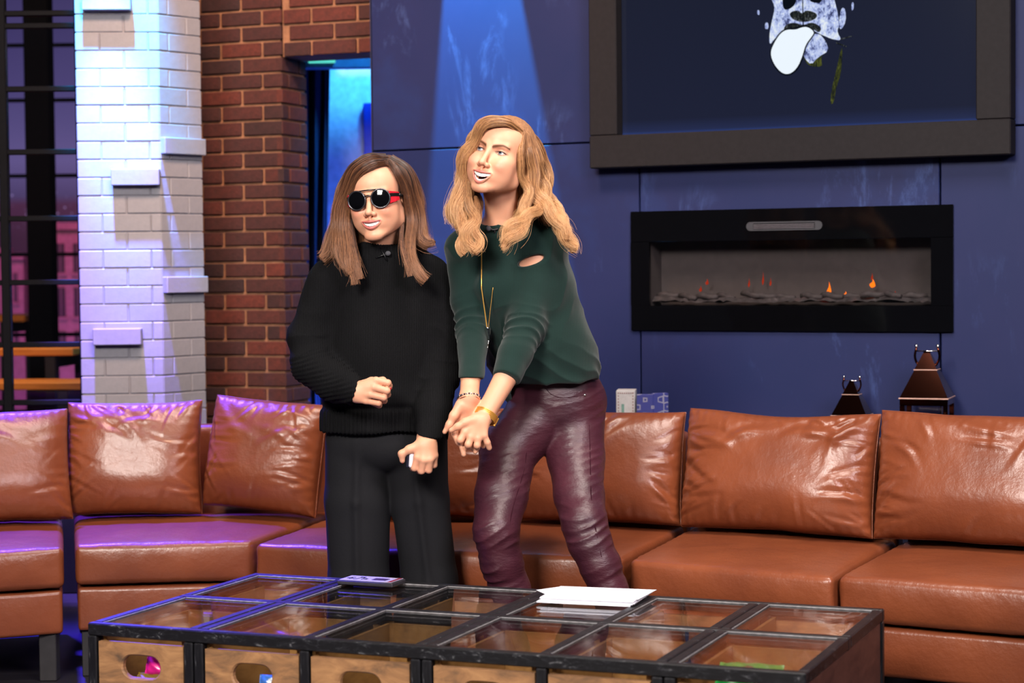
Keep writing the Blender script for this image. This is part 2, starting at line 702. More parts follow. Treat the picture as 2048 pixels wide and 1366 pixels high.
# lamp over the wall with two barn doors that shape its beam
lampc = wp(-0.70, 3.58, 0.36)
lamp_r = empty('stage_lamp', lampc, 'small stage lamp with barn doors hung above the blue wall', 'lamp')
LM = plain('lamp_black', lin(12, 12, 12), 0.7)
MB().box(lampc + v3(WE) * -0.10 - v3(WN) * 0.10 + Z3 * 0.03, v3(WE), v3(WN), Z3, 0.2, 0.2, 0.22, 0.01).build('housing', LM, lamp_r)
for sa in (-1.0, 1.0):
    se_ = -0.70 + (-0.615 + sa * 0.244 + 0.70) * (0.16 / 1.66)
    s0_ = se_ if sa > 0 else se_ - 0.30
    MB().box(wp(s0_, 3.58 - 0.162, 0.66), v3(WE), v3(WN), Z3, 0.30, 0.60, 0.003).build('barn_door', LM, lamp_r)
for s0_ in (-0.80, -0.62):
    MB().box(wp(s0_, 3.42, 0.37), v3(WE), v3(WN), Z3, 0.02, 0.02, 0.18).build('door_arm', LM, lamp_r)
spot('wall_beam', tuple(lampc), tuple(wp(-0.63, 2.2, 0.0)), 2100, (0.07, 0.55, 0.85), 50, 0.8, 0.002)

# what lies through the doorway: curtain, lit screen
mb = MB()
DY = 9.75
mb.box((-1.6, DY, 0), X3, Y3, Z3, 1.9, 0.05, 2.9)
dw = mb.build('wall_doorway', plain('corridor_wall', lin(206, 210, 220), 0.7))
tag(dw, 'pale wall glowing blue beyond the brick doorway', kind='structure')
mb = MB()
p = at(727, 207, DY - 0.03)
mb.box((p[0], DY - 0.06, 0.3), X3, Y3, Z3, 0.3, 0.06, p[2] - 0.3, 0.004)
mb.build('blue_door', plain('deep_blue_door', lin(26, 60, 190), 0.5), dw)
# curtain
V, F = [], []
pa, pb = at(596, 400, 9.45), at(668, 400, 9.45)
ncol = 60
for k in range(ncol + 1):
    u = k / ncol
    for q, z in enumerate(np.linspace(0.3, 2.55, 12)):
        pinch = 1.0 - 0.25 * (1 - abs(z - 1.2) / 1.35)
        x = pa[0] + (pb[0] - pa[0]) * u * pinch
        y = 9.45 + 0.030 * math.sin(u * 19 + 0.5 * math.sin(z * 2)) + 0.012 * math.sin(u * 47 + z)
        V.append((x, y, z))
for k in range(ncol):
    for q in range(11):
        a = k * 12 + q
        F.append((a, a + 12, a + 13, a + 1))
cur = mk('curtain', V, F, plain('navy_curtain', lin(20, 30, 62), 0.75), smooth=True)
cur.modifiers.new('solid', 'SOLIDIFY').thickness = 0.004
tag(cur, 'dark navy curtain gathered inside the brick doorway', 'curtain')
mb = MB()
a, b = at(617, 113, 9.3), at(671, 126, 9.3)
mb.box((a[0], 9.28, b[2]), X3, Y3, Z3, b[0] - a[0], 0.02, a[2] - b[2], 0.003)
slab = mb.build('lit_label', emit('teal_lit_label', lin(84, 206, 190), 1.3))  # a label lit teal; the light on it is put in as emission
tag(slab, 'small label at the top of the doorway, lit teal by its own added glow', 'light')
mb = MB()
mb.box((a[0] - 0.5, 9.30, a[2] - 0.055), X3, Y3, Z3, 1.2, 0.08, 0.20, 0.004)
beam = mb.build('trim_1', plain('dark_teal_header', lin(46, 78, 110), 0.7))
tag(beam, 'dark header board across the top of the doorway', kind='structure')

# ------------------------------------------------------------------ the gridded window and the city set behind it
win = empty('window_1', (-2.2, 8.0, 0.0), 'black steel gridded window beside the white column', kind='structure')
WM = plain('black_window_steel', lin(8, 8, 13), 0.6, spec=0.1)
for z in (2.36, 2.31, 2.055, 1.80, 1.53, 1.27, 1.016, 0.78, 0.53):
    MB().box((-2.95, 7.985, z - 0.011), X3, Y3, Z3, 1.22, 0.03, 0.022, 0.003).build('muntin', WM, win)
for x in (-2.86, -2.46, -2.075, -1.762):
    MB().box((x, 7.98, 0.4), X3, Y3, Z3, 0.034, 0.04, 2.5, 0.003).build('mullion', WM, win)
zs = [0.53, 0.78, 1.016, 1.27, 1.53, 1.80, 2.055, 2.31]
for x0, x1 in ((-2.826, -2.46), (-2.426, -2.075), (-2.041, -1.762)):
    for z0, z1 in zip(zs[:-1], zs[1:]):
        MB().box((x0, 7.998, z0 + 0.011), X3, Y3, Z3, x1 - x0, 0.004, z1 - z0 - 0.022).build('pane', WINGLASS, win)
MB().box((-2.95, 7.95, 0.0), X3, Y3, Z3, 1.22, 0.10, 0.52, 0.005).build('sill_panel', DARK, win)

pil = MB()
a, b = at(52, 400, 10.6), at(101, 400, 10.6)
pil.box((a[0], 10.6, 0), X3, Y3, Z3, b[0] - a[0], 0.14, 3.6, 0.006)
o = pil.build('pillar', plain('black_pillar', lin(10, 9, 12), 0.9, spec=0.1))
tag(o, 'black pillar standing behind the gridded window', kind='structure')
win2 = empty('window_2', (-3.0, 11.5, 0.0), 'second thin gridded frame farther behind the window', kind='structure')
for z in (2.62, 2.30, 1.86, 1.40, 0.93, 0.48):
    MB().box((-4.1, 11.49, z), X3, Y3, Z3, 1.9, 0.02, 0.022).build('muntin', WM, win2)
for x in (-3.42, -2.98, -2.50):
    MB().box((x, 11.485, 0.2), X3, Y3, Z3, 0.022, 0.03, 3.2).build('mullion', WM, win2)

# backlit city print
t = NT('backlit_city_night')
geo = t.n('ShaderNodeNewGeometry')
sep = t.n('ShaderNodeSeparateXYZ')
t.l(geo.outputs['Position'], sep.inputs[0])
mr = t.n('ShaderNodeMapRange')
mr.inputs['From Min'].default_value = 0.2
mr.inputs['From Max'].default_value = 3.4
t.l(sep.outputs['Z'], mr.inputs['Value'])
sky = t.ramp(mr.outputs[0], [(0.0, lin(70, 30, 66)), (0.42, lin(58, 26, 52)), (0.50, lin(74, 36, 66)), (0.52, lin(74, 62, 104)), (0.60, lin(100, 88, 140)), (0.75, lin(78, 68, 120)), (1.0, lin(52, 44, 92))])
vor = t.n('ShaderNodeTexVoronoi')
vor.inputs['Scale'].default_value = 26
t.l(t.coord(space='Object'), vor.inputs['Vector'])
dots = t.ramp(vor.outputs['Distance'], [(0.10, (1, 1, 1, 1)), (0.22, (0, 0, 0, 1))])
band = t.ramp(mr.outputs[0], [(0.44, (0, 0, 0, 1)), (0.485, (1, 1, 1, 1)), (0.52, (1, 1, 1, 1)), (0.535, (0, 0, 0, 1))])
lights = t.mix(1.0, t.mix(1.0, dots, band, 'MULTIPLY'), lin(160, 140, 190), 'MULTIPLY')
tot = t.mix(1.0, sky, lights, 'ADD')
t.b.inputs['Base Color'].default_value = (0, 0, 0, 1)
t.l(tot, t.b.inputs['Emission Color'])
t.b.inputs['Emission Strength'].default_value = 1.0
mb = MB()
mb.box((-5.0, 14.4, 0), X3, Y3, Z3, 3.6, 0.04, 4.2)
o = mb.build('backdrop', t.m)
tag(o, 'backlit print of a city night sky with a band of lights', kind='structure')

FAC = plain('pink_lit_facade', lin(190, 120, 150), 0.8)
FACW = plain('dark_facade_window', lin(70, 40, 66), 0.5)
SHUT = plain('facade_shutter', lin(140, 90, 120), 0.7)
for (x0, x1, ytop, ybot, Y, cols, rows, lab) in ((103, 175, 446, 690, 13.4, 2, 3, 'rose lit apartment facade with tall windows nearest the white column'),
                                               (14, 50, 506, 700, 13.6, 1, 2, 'rose lit narrow facade to one side of the black pillar'),
                                               (-40, 8, 496, 700, 13.8, 1, 2, 'rose lit facade cut by the picture edge')):
    a, b = at(x0, ytop, Y), at(x1, ybot, Y)
    bd = empty('building', ((a[0] + b[0]) / 2, Y, 0.0), lab, 'building', 'far buildings of the city set')
    W, H = b[0] - a[0], a[2]
    MB().box((a[0], Y, 0.0), X3, Y3, Z3, W, 0.3, H, 0.004).build('wall', FAC, bd)
    MB().box((a[0] - 0.01, Y - 0.03, H - 0.05), X3, Y3, Z3, W + 0.02, 0.06, 0.05, 0.004).build('cornice', FAC, bd)
    for c in range(cols):
        for r in range(rows):
            wz = H - 0.34 - r * 0.30
            wx = a[0] + W * (c + 0.5) / cols - W * 0.12
            wd = MB().box((wx, Y - 0.012, wz), X3, Y3, Z3, W * 0.24, 0.014, 0.20, 0.002).build('window', FACW, bd)
            MB().box((wx + W * 0.115, Y - 0.018, wz), X3, Y3, Z3, 0.008, 0.006, 0.20).build('bar', SHUT, wd)
            MB().box((wx - 0.012, Y - 0.02, wz - 0.02), X3, Y3, Z3, W * 0.24 + 0.024, 0.03, 0.018, 0.002).build('sill', FAC, bd)
spot('facade_wash', (-3.0, 11.8, 3.2), (-3.3, 13.5, 1.0), 130, (1.0, 0.22, 0.55), 70, 0.6, 0.1)
spot('facade_wash_low', (-3.1, 12.2, 0.15), (-3.2, 13.5, 0.5), 26, (0.6, 0.3, 1.0), 80, 0.6, 0.1)

# long wooden tables and a bench beyond the window
TL = plain('black_table_leg', lin(14, 12, 16), 0.6)


def trestle(name, right_px, ytop, Y, length, depth, thick, label, cat, yaw=0.10):
    p = at(right_px, ytop, Y)
    e = np.array([math.cos(yaw), -math.sin(yaw)]); n = np.array([-e[1], e[0]])
    e = np.array([math.cos(-yaw), math.sin(-yaw)]); n = np.array([-e[1], e[0]])
    o = np.array([p[0], p[1]])
    r = empty(name, (p[0] - length / 2, p[1], 0), label, cat)
    zt = p[2]
    np_ = 3
    for k in range(np_):
        MB().box(v3(o - e * length + n * (k * depth / np_ + 0.003), zt - thick), v3(e), v3(n), Z3, length, depth / np_ - 0.006, thick, 0.004).build('plank', BENCHW, r)
    for s in (0.10, length - 0.1):
        for d in (0.05, depth - 0.05):
            MB().box(v3(o - e * (s + 0.05) + n * (d - 0.025), 0.0), v3(e), v3(n), Z3, 0.055, 0.05, zt - thick, 0.004).build('leg', TL, r)
        MB().box(v3(o - e * (s + 0.05) + n * 0.03, zt - thick - 0.06), v3(e), v3(n), Z3, 0.05, depth - 0.06, 0.058, 0.004).build('rail', TL, r)
    return r


trestle('wooden_table', 145, 697, 9.5, 1.5, 0.55, 0.035, 'long orange wooden table with black legs behind the window', 'table')
trestle('wooden_bench', 172, 765, 9.15, 1.5, 0.34, 0.035, 'long orange wooden bench in front of the table behind the window', 'bench')
trestle('wooden_table', 49, 631, 10.75, 1.2, 0.5, 0.035, 'farther orange wooden table ending at the black pillar', 'table')

# ------------------------------------------------------------------ framed screen on the blue wall
tv = empty('framed_screen', wp(0.66, 1.69, 0.04), 'wall screen in a wide charcoal wooden frame above the fireplace', 'screen')


def wbox(b, s0, s1, z0, z1, o0, o1, c=0.0):
    """box on the blue wall: spans s0..s1, z0..z1 and stands from o0 to o1 off it"""
    return b.box(wp(s0, z0, o1), v3(WE), v3(WN), Z3, s1 - s0, o1 - o0, z1 - z0, c)


wbox(MB(), -0.138, 1.463, 1.688, 1.812, 0.002, 0.084, 0.004).build('frame_board', SATIN_BLACK, tv)
wbox(MB(), -0.138, -0.024, 1.8125, 2.72, 0.002, 0.083, 0.004).build('frame_board', SATIN_BLACK, tv)
wbox(MB(), 1.342, 1.463, 1.8125, 2.72, 0.002, 0.083, 0.004).build('frame_board', SATIN_BLACK, tv)
wbox(MB(), -0.138, 1.463, 2.7205, 2.84, 0.002, 0.084, 0.004).build('frame_board', SATIN_BLACK, tv)
t = NT('dark_screen')
t.set(Roughness=0.12)
t.b.inputs['Specular IOR Level'].default_value = 0.25
t.b.inputs['Base Color'].default_value = lin(8, 9, 14)
sepz = t.n('ShaderNodeSeparateXYZ')
t.l(t.coord(space='Generated'), sepz.inputs[0])
t.l(t.ramp(sepz.outputs['Z'], [(0.0, lin(44, 66, 130)), (0.012, lin(36, 46, 84)), (0.06, lin(26, 32, 56)), (1.0, lin(22, 28, 46))]), t.b.inputs['Emission Color'])
t.b.inputs['Emission Strength'].default_value = 0.75
scr = wbox(MB(), -0.022, 1.34, 1.814, 2.718, 0.004, 0.030).build('screen', t.m, tv)


def screen_shape(name, pts, m, off=0.032, sub=0):
    gx, gy = np.mean([p[0] for p in pts]), np.mean([p[1] for p in pts])
    gs = {0: 1.0, 1: 1.16, 2: 1.05}[sub]          # rounding the outline shrinks it: start a little larger
    ps = [wpx(gx + (x - gx) * gs, gy + (y - gy) * gs, off) for x, y in pts]
    if sub:
        for _ in range(sub):         # round the outline
            q = []
            for i in range(len(ps)):
                a, b = np.array(ps[i]), np.array(ps[(i + 1) % len(ps)])
                q += [tuple(a * 0.75 + b * 0.25), tuple(a * 0.25 + b * 0.75)]
            ps = q
    ar = sum(ps[i][0] * ps[(i + 1) % len(ps)][1] - ps[(i + 1) % len(ps)][0] * ps[i][1] for i in range(len(ps)))
    if ar < 0:
        ps = ps[::-1]
    b = MB()
    b.prism(ps, v3(WE), Z3, wp(0, 0, off - 0.001), v3(-WN), 0.001)
    return b.build(name, m, scr)


def sz(x, y):      # coordinates read in an enlarged view of the screen
    return (1490 + x * 0.1904, y * 0.1904)


t = NT('pale_fur_glow')
f = t.noise(t.coord((1, 1, 0.5)), 120, 6, 0.75, 1.0)
f2 = t.noise(t.coord(), 26, 4, 0.6)
mm = t.mix(0.5, f, f2)
t.b.inputs['Base Color'].default_value = (0, 0, 0, 1)
t.l(t.ramp(mm, [(0.36, lin(18, 22, 38)), (0.42, lin(80, 88, 140)), (0.48, lin(180, 196, 248)), (0.58, lin(240, 248, 255))]), t.b.inputs['Emission Color'])
t.b.inputs['Emission Strength'].default_value = 0.9
FUR = t.m
t = NT('dim_fur_glow')
f = t.noise(t.coord((1, 1, 0.5)), 110, 6, 0.75, 1.0)
t.b.inputs['Base Color'].default_value = (0, 0, 0, 1)
t.l(t.ramp(f, [(0.46, lin(20, 24, 34)), (0.55, lin(58, 62, 50)), (0.70, lin(140, 146, 170))]), t.b.inputs['Emission Color'])
t.b.inputs['Emission Strength'].default_value = 0.8
DIMFUR = t.m
t = NT('olive_fur_glow')
f = t.noise(t.coord((1, 1, 0.3)), 90, 6, 0.75, 1.0)
t.b.inputs['Base Color'].default_value = (0, 0, 0, 1)
t.l(t.ramp(f, [(0.40, lin(24, 28, 38)), (0.52, lin(66, 72, 34)), (0.70, lin(120, 126, 60))]), t.b.inputs['Emission Color'])
t.b.inputs['Emission Strength'].default_value = 0.7
OLIVE = t.m
for _n in ('pale_fur_glow', 'dim_fur_glow', 'olive_fur_glow'):
    bpy.data.materials[_n].node_tree.nodes['Principled BSDF'].inputs['Specular IOR Level'].default_value = 0.0
TONGUE = emit('white_tongue_glow', lin(236, 246, 255), 1.0)
INKY = emit('screen_black', lin(14, 18, 26), 0.8)
screen_shape('muzzle', [sz(*q) for q in ((240, -70), (360, -200), (480, -330), (700, -330), (820, -200), (900, -70), (950, 100), (975, 260), (945, 320), (1000, 415), (900, 400), (830, 370), (740, 330), (640, 260), (520, 300), (390, 335), (320, 400), (272, 465), (275, 330), (300, 210), (335, 60))], FUR, 0.0325, 2)
screen_shape('nostril', [sz(*q) for q in ((395, -70), (535, -70), (535, 35), (470, 95), (400, 100))], INKY, 0.0328, 2)
screen_shape('nostril', [sz(*q) for q in ((660, -70), (810, -70), (800, 30), (730, 28), (680, 10))], INKY, 0.0328, 2)
screen_shape('nose', [sz(*q) for q in ((400, -60), (440, -200), (540, -250), (690, -250), (780, -200), (815, -60), (720, -40), (610, -15), (500, -40))], INKY, 0.0328, 2)
screen_shape('lip', [sz(*q) for q in ((465, 135), (560, 105), (600, 150), (640, 105), (755, 140), (740, 200), (620, 235), (500, 205))], DIMFUR, 0.0328, 2)
screen_shape('lip', [sz(*q) for q in ((430, 260), (520, 235), (610, 270), (700, 230), (800, 290), (770, 345), (720, 310), (620, 270), (500, 320), (410, 330))], DIMFUR, 0.0327, 2)
screen_shape('lip_line', [sz(*q) for q in ((598, -70), (608, -70), (618, 270), (606, 270))], INKY, 0.0329)
screen_shape('chin', [sz(*q) for q in ((620, 520), (690, 390), (770, 370), (830, 440), (862, 530), (760, 590), (700, 660), (640, 600))], FUR, 0.0325, 1)
screen_shape('beard', [sz(*q) for q in ((615, 540), (800, 560), (790, 640), (800, 690), (690, 690), (630, 620))], OLIVE, 0.0322, 1)
screen_shape('tongue_outline', [sz(*q) for q in ((262, 560), (300, 455), (370, 340), (450, 300), (530, 300), (600, 275), (660, 280), (735, 340), (700, 400), (640, 480), (610, 600), (560, 715), (480, 780), (390, 775), (310, 690))], INKY, 0.0330, 2)
screen_shape('tongue', [sz(*q) for q in ((274, 560), (310, 460), (380, 352), (450, 316), (530, 322), (590, 296), (650, 290), (720, 342), (690, 390), (628, 470), (596, 590), (548, 700), (476, 764), (400, 762), (320, 680))], TONGUE, 0.0340, 2)
screen_shape('neck_fur', [sz(*q) for q in ((1010, 520), (1015, 620), (1000, 790), (960, 900), (935, 1050), (905, 1060), (915, 930), (950, 790))], OLIVE, 0.0325, 1)
for pts in (((1005, 405), (1120, 375), (1130, 382), (1010, 418)), ((960, 440), (1070, 485), (1060, 497), (955, 455))):
    screen_shape('whisker', [sz(*q) for q in pts], DIMFUR, 0.0325)
for pts in (((1020, 90), (1050, 110), (1055, 220), (1010, 300), (990, 260), (1000, 150)), ((215, 240), (240, 240), (245, 300), (210, 300)), ((1120, 30), (1140, 30), (1140, 90), (1120, 110)), ((130, 110), (150, 110), (150, 155), (130, 150))):
    screen_shape('fur_tuft', [sz(*q) for q in pts], FUR, 0.0325, 1)

# ------------------------------------------------------------------ electric fireplace set into the wall
fp = empty('electric_fireplace', wp(0.62, 1.065, 0.0), 'wide black glass electric fireplace with small orange flames', 'fireplace')
fi = (0.078, 1.165, 1.161, 1.404)        # opening: s0, s1, z0, z1
b = MB()
wbox(b, 0.0, 1.245, 1.065, fi[2], 0.0, 0.014, 0.002)
wbox(b, 0.0, 1.245, fi[3], 1.5214, 0.0, 0.014, 0.002)
wbox(b, 0.0, fi[0], fi[2], fi[3], 0.0, 0.014)
wbox(b, fi[1], 1.245, fi[2], fi[3], 0.0, 0.014)
b.build('glass_front', GLOSS_BLACK, fp)
FBOX = plain('firebox_grey', lin(50, 42, 42), 0.85)
b = MB()
wbox(b, fi[0] - 0.01, fi[1] + 0.01, fi[2] - 0.012, fi[3] + 0.012, -0.128, -0.118)
wbox(b, fi[0] - 0.012, fi[1] + 0.012, fi[2] - 0.014, fi[2] - 0.004, -0.118, -0.001)
wbox(b, fi[0] - 0.012, fi[1] + 0.012, fi[3] + 0.004, fi[3] + 0.014, -0.118, -0.001)
wbox(b, fi[0] - 0.014, fi[0] - 0.004, fi[2] - 0.004, fi[3] + 0.004, -0.118, -0.001)
wbox(b, fi[1] + 0.004, fi[1] + 0.014, fi[2] - 0.004, fi[3] + 0.004, -0.118, -0.001)
b.build('firebox', FBOX, fp)
wbox(MB(), fi[0], fi[1], fi[2], fi[3], 0.001, 0.004).build('window_pane', GLASS, fp)
# ember bed: crumpled grey log shapes
EMB = NT('ember_bed')
f = EMB.noise(EMB.coord(), 45, 6, 0.7)
EMB.base(EMB.ramp(f, [(0.35, lin(22, 18, 20)), (0.6, lin(54, 46, 48)), (0.8, lin(104, 96, 96))]))
EMB.set(Roughness=0.7)
g = EMB.ramp(EMB.noise(EMB.coord(), 13, 3), [(0.60, (0, 0, 0, 1)), (0.75, (0.05, 0.006, 0.004, 1))])
EMB.l(g, EMB.b.inputs['Emission Color'])
EMB.b.inputs['Emission Strength'].default_value = 0.8
EMB.bump(f, 0.6, 0.01)
b = MB()
n1, n2 = 120, 10
V, F = [], []
P2 = []
for i in range(n1 + 1):
    for j in range(n2 + 1):
        P2.append((fi[0] + (fi[1] - fi[0]) * i / n1, 0.0, j / n2))
P2 = np.array(P2)
hh = 0.020 + 0.013 * np.abs(vnoise(P2 * [1, 1, 0.12], 34, 3)) + 0.016 * (vnoise(P2 * [1, 1, 0.10], 15, 5) * 0.5 + 0.5)
for (s, _, tt), h in zip(P2, hh):
    V.append(wp(s, fi[2] - 0.003 + h * (0.35 + 0.65 * math.sin(math.pi * min(1, tt * 0.85 + 0.12))), -0.01 - 0.10 * tt))
for i in range(n1):
    for j in range(n2):
        a = i * (n2 + 1) + j
        F.append((a, a + n2 + 1, a + n2 + 2, a + 1))
b.add(V, F)
b.build('ember_bed', EMB.m, fp, True)
LOGM = plain('charred_log', lin(44, 36, 37), 0.8, var=0.4, nscale=60, bump=0.5)
for k in range(13):
    s = fi[0] + 0.05 + k * 0.080 + RNG.uniform(-0.02, 0.02)
    an = RNG.uniform(-0.5, 0.5)
    c = wp(s, fi[2] + 0.030 + RNG.uniform(0, 0.010), -0.045 + RNG.uniform(-0.02, 0.02))
    d = v3(WE) * math.cos(an) * 0.045 + v3(WN) * 0.02 * math.sin(an * 3) + Z3 * 0.012 * math.sin(an)
    b = MB()
    b.tube([c - d, c - d * 0.4 + Z3 * 0.004, c + d * 0.3 - Z3 * 0.002, c + d], [0.009, 0.013, 0.012, 0.008], 7)
    b.build('log', LOGM, fp, True)
FLAME = emit('orange_flame', (1.0, 0.17, 0.008, 1), 1.6)
FLAMED = emit('dull_red_flame', (0.45, 0.03, 0.008, 1), 0.8)
for (px, py, hgt, wd, m) in ((1658, 583, 26, 9, FLAME), (1745, 570, 16, 12, FLAME), (1744, 590, 8, 9, FLAME), (1691, 589, 9, 6, FLAME), (1790, 589, 10, 6, FLAMED), (1414, 566, 12, 7, FLAMED), (1401, 580, 12, 6, FLAMED), (1498, 569, 18, 4, FLAMED), (1526, 562, 26, 4, FLAMED), (1541, 567, 16, 4, FLAMED), (1744, 556, 14, 4, FLAMED)):
    s, z = wpx(px, py, -0.05)
    k = 7.4 / FPX
    b = MB()
    prof = ((-0.4, 0.25), (-0.2, 0.8), (0.0, 1.0), (0.2, 0.75), (0.45, 0.38), (0.8, 0.12), (1.0, 0.02))
    b.tube([wp(s + 0.15 * wd * k * math.sin(q * 3), z + q * hgt * k * 0.75, -0.05) for q, _ in prof], [wd * k * 0.5 * r for _, r in prof], 8)
    b.build('flame', m, fp, True)
# control vent
b = MB()
VENT = plain('vent_grey', lin(44, 43, 49), 0.5)
s0, s1, zc = 0.470, 0.764, 1.4560
hz = 0.0165
seg = 10
pl = [(s1 - hz + hz * math.cos(a), zc + hz * math.sin(a)) for a in np.linspace(-math.pi / 2, math.pi / 2, seg)] + [(s0 + hz + hz * math.cos(a), zc + hz * math.sin(a)) for a in np.linspace(math.pi / 2, 1.5 * math.pi, seg)]
b.prism(pl, v3(WE), Z3, wp(0, 0, 0.014), v3(-WN), 0.003)
vent = b.build('vent', VENT, fp)
wbox(MB(), s0 + 0.028, s1 - 0.028, zc - 0.010, zc + 0.011, 0.017, 0.0185).build('vent_slot', DARK, vent)
for k in range(3):
    wbox(MB(), s0 + 0.030, s1 - 0.030, zc - 0.008 + k * 0.006, zc - 0.0055 + k * 0.006, 0.0185, 0.021).build('louvre', plain('vent_louvre', lin(92, 86, 92), 0.35), vent)

# ------------------------------------------------------------------ ledge behind the sofa, with lanterns and boxes on it
b = MB()
wbox(b, -0.6, 2.6, 0.0, 0.66, 0.004, 0.30, 0.006)
slab = b.build('console_ledge', PAINT_EDGE)
tag(slab, 'dark low ledge along the blue wall behind the sofa', 'ledge')
COPPER = NT('polished_copper')
COPPER.set(Metallic=1.0, Roughness=0.08)
COPPER.b.inputs['Base Color'].default_value = lin(98, 54, 42)
COPPER = COPPER.m
CHROME = NT('polished_steel')
CHROME.set(Metallic=1.0, Roughness=0.12)
CHROME.b.inputs['Base Color'].default_value = lin(200, 198, 200)
CHROME = CHROME.m


PALEC = plain('pale_copper_edge', lin(214, 172, 158), 0.35, 0.6, var=0.05)


def lantern(s, bw, bh, label):
    """square copper lantern: panelled body, two-stage pyramid roof, flat neck and ring handles with ball ends"""
    zb, off = 0.66, 0.165
    ex, ey = v3(WE), v3(WN)
    yaw = 0.10
    ex, ey = ex * math.cos(yaw) + ey * math.sin(yaw), -ex * math.sin(yaw) + ey * math.cos(yaw)
    c = wp(s, zb, off)
    root = empty('lantern', c, label, 'lantern', 'copper lanterns on the ledge')
    k = bw / 0.165

    def P(a, b_, z):
        return c + ex * a + ey * b_ + Z3 * z
    h = bw / 2
    MB().box(P(-h, -h, 0), ex, ey, Z3, bw, bw, 0.022 * k, 0.002).build('base', COPPER, root)
    p = 0.016 * k
    for a in (-h, h - p):
        for d in (-h, h - p):
            MB().box(P(a, d, 0.022 * k), ex, ey, Z3, p, p, bh - 0.044 * k, 0.001).build('post', COPPER, root)
    MB().box(P(-h, -h, bh - 0.022 * k), ex, ey, Z3, bw, bw, 0.022 * k, 0.002).build('top_rail', COPPER, root)
    g = 0.003
    for (o_, e1, e2, w_) in ((P(-h + p, -h + p / 2, 0.022 * k), ex, ey, bw - 2 * p), (P(-h + p, h - p / 2, 0.022 * k), ex, ey, bw - 2 * p)):
        MB().box(o_, e1, e2, Z3, w_, g, bh - 0.044 * k).build('glass_pane', GLASS, root)
    for a in (-h + p / 2, h - p / 2):
        MB().box(P(a, -h + p, 0.022 * k), ey, -ex, Z3, bw - 2 * p, g, bh - 0.044 * k).build('glass_pane', GLASS, root)
    cd = MB()
    cd.tube([P(0, 0, 0.022 * k), P(0, 0, 0.022 * k + 0.07 * k)], 0.022 * k, 14)
    cd.build('candle', plain('cream_candle', lin(220, 206, 180), 0.5), root, False)

    def frustum(w0, w1, z0, z1):
        b = MB()
        V = [P(sx * w / 2, sy * w / 2, z) for w, z in ((w0, z0), (w1, z1)) for sx, sy in ((-1, -1), (1, -1), (1, 1), (-1, 1))]
        b.add(V, [(3, 2, 1, 0), (4, 5, 6, 7), (0, 1, 5, 4), (1, 2, 6, 5), (2, 3, 7, 6), (3, 0, 4, 7)])
        return b
    z = bh
    MB().box(P(-h * 1.04, -h * 1.04, z), ex, ey, Z3, bw * 1.04, bw * 1.04, 0.005 * k, 0.001).build('eave', PALEC, root)
    frustum(bw * 1.0, bw * 0.47, z + 0.005 * k, z + 0.098 * k).build('roof', COPPER, root)
    MB().box(P(-h * 0.50, -h * 0.50, z + 0.098 * k), ex, ey, Z3, bw * 0.5, bw * 0.5, 0.004 * k, 0.001).build('collar', PALEC, root)
    frustum(bw * 0.46, bw * 0.14, z + 0.102 * k, z + 0.158 * k).build('cap', COPPER, root)
    MB().box(P(-bw * 0.07, -bw * 0.07, z + 0.158 * k), ex, ey, Z3, bw * 0.14, bw * 0.14, 0.004 * k, 0.001).build('cap_plate', COPPER, root)
    hb = MB()
    hb.tube([P(-bw * 0.235, 0, z + 0.164 * k), P(bw * 0.235, 0, z + 0.164 * k)], 0.0022 * k, 8)
    hb.build('handle_bar', CHROME, root, True)
    for sg in (-1, 1):
        b = MB()
        pts = []
        for q in np.linspace(0, 1, 11):
            pts.append(P(sg * (bw * 0.22 + bw * 0.07 * math.sin(q * math.pi) - 0.02 * k * (1 - q) * 0.6), 0, z + 0.105 * k + q * 0.070 * k))
        b.tube(pts, 0.0042 * k, 8)
        arm = b.build('handle_ring', COPPER, root, True)
        bb = MB()
        bb.ball(P(sg * bw * 0.225, 0, z + 0.181 * k), 0.0068 * k, 12, 8)
        bb.build('ball_end', CHROME, arm, True)
    return root


lantern(1.190, 0.166, 0.180, 'larger polished copper lantern with pyramid roof on the ledge')
lantern(0.918, 0.125, 0.112, 'smaller polished copper lantern standing lower behind the sofa')

# patterned box and white letter box at the wall
BOOKY = at(1285, 830, 7.18)


def deco_box(px0, px1, ptop, Y, dep, yaw, name, label, cat):
    a, b_ = at(px0, ptop, Y), at(px1, ptop, Y)
    w = abs(b_[0] - a[0]) / math.cos(yaw)
    ex = np.array([math.cos(yaw), math.sin(yaw), 0]); ey = np.array([-math.sin(yaw), math.cos(yaw), 0])
    zt = a[2]
    r = empty(name, (a[0], a[1], 0.66), label, cat)
    return r, a * [1, 1, 0] + Z3 * 0.66, ex, ey, w, zt - 0.66, dep


WHITEC = plain('off_white_card', lin(172, 171, 172), 0.6)
r1, o1, ex1, ey1, w1, h1, d1 = deco_box(1232, 1270, 781, 7.20, 0.10, -0.12, 'letter_box_block', 'white decorative box with a green letter and dotted border', 'box')
bx = MB().box(o1, ex1, ey1, Z3, w1, d1, h1, 0.002).build('box_body', WHITEC, r1)
tag(r1, None)
GREENL = plain('grey_green_letter', lin(96, 132, 122), 0.6)
BROWND = plain('brown_dot', lin(128, 96, 92), 0.6)
b = MB()
fo = o1 - ey1 * 0.0012
b.box(fo + ex1 * w1 * 0.28 + Z3 * (h1 - 0.090), ex1, ey1, Z3, 0.010, 0.001, 0.040)
b.box(fo + ex1 * w1 * 0.28 + Z3 * (h1 - 0.098), ex1, ey1, Z3, 0.032, 0.001, 0.008)
b.box(fo + ex1 * (w1 * 0.28 + 0.004) + Z3 * (h1 - 0.140), ex1, ey1, Z3, 0.024, 0.001, 0.026)
b.build('letter', GREENL, bx)
b = MB()
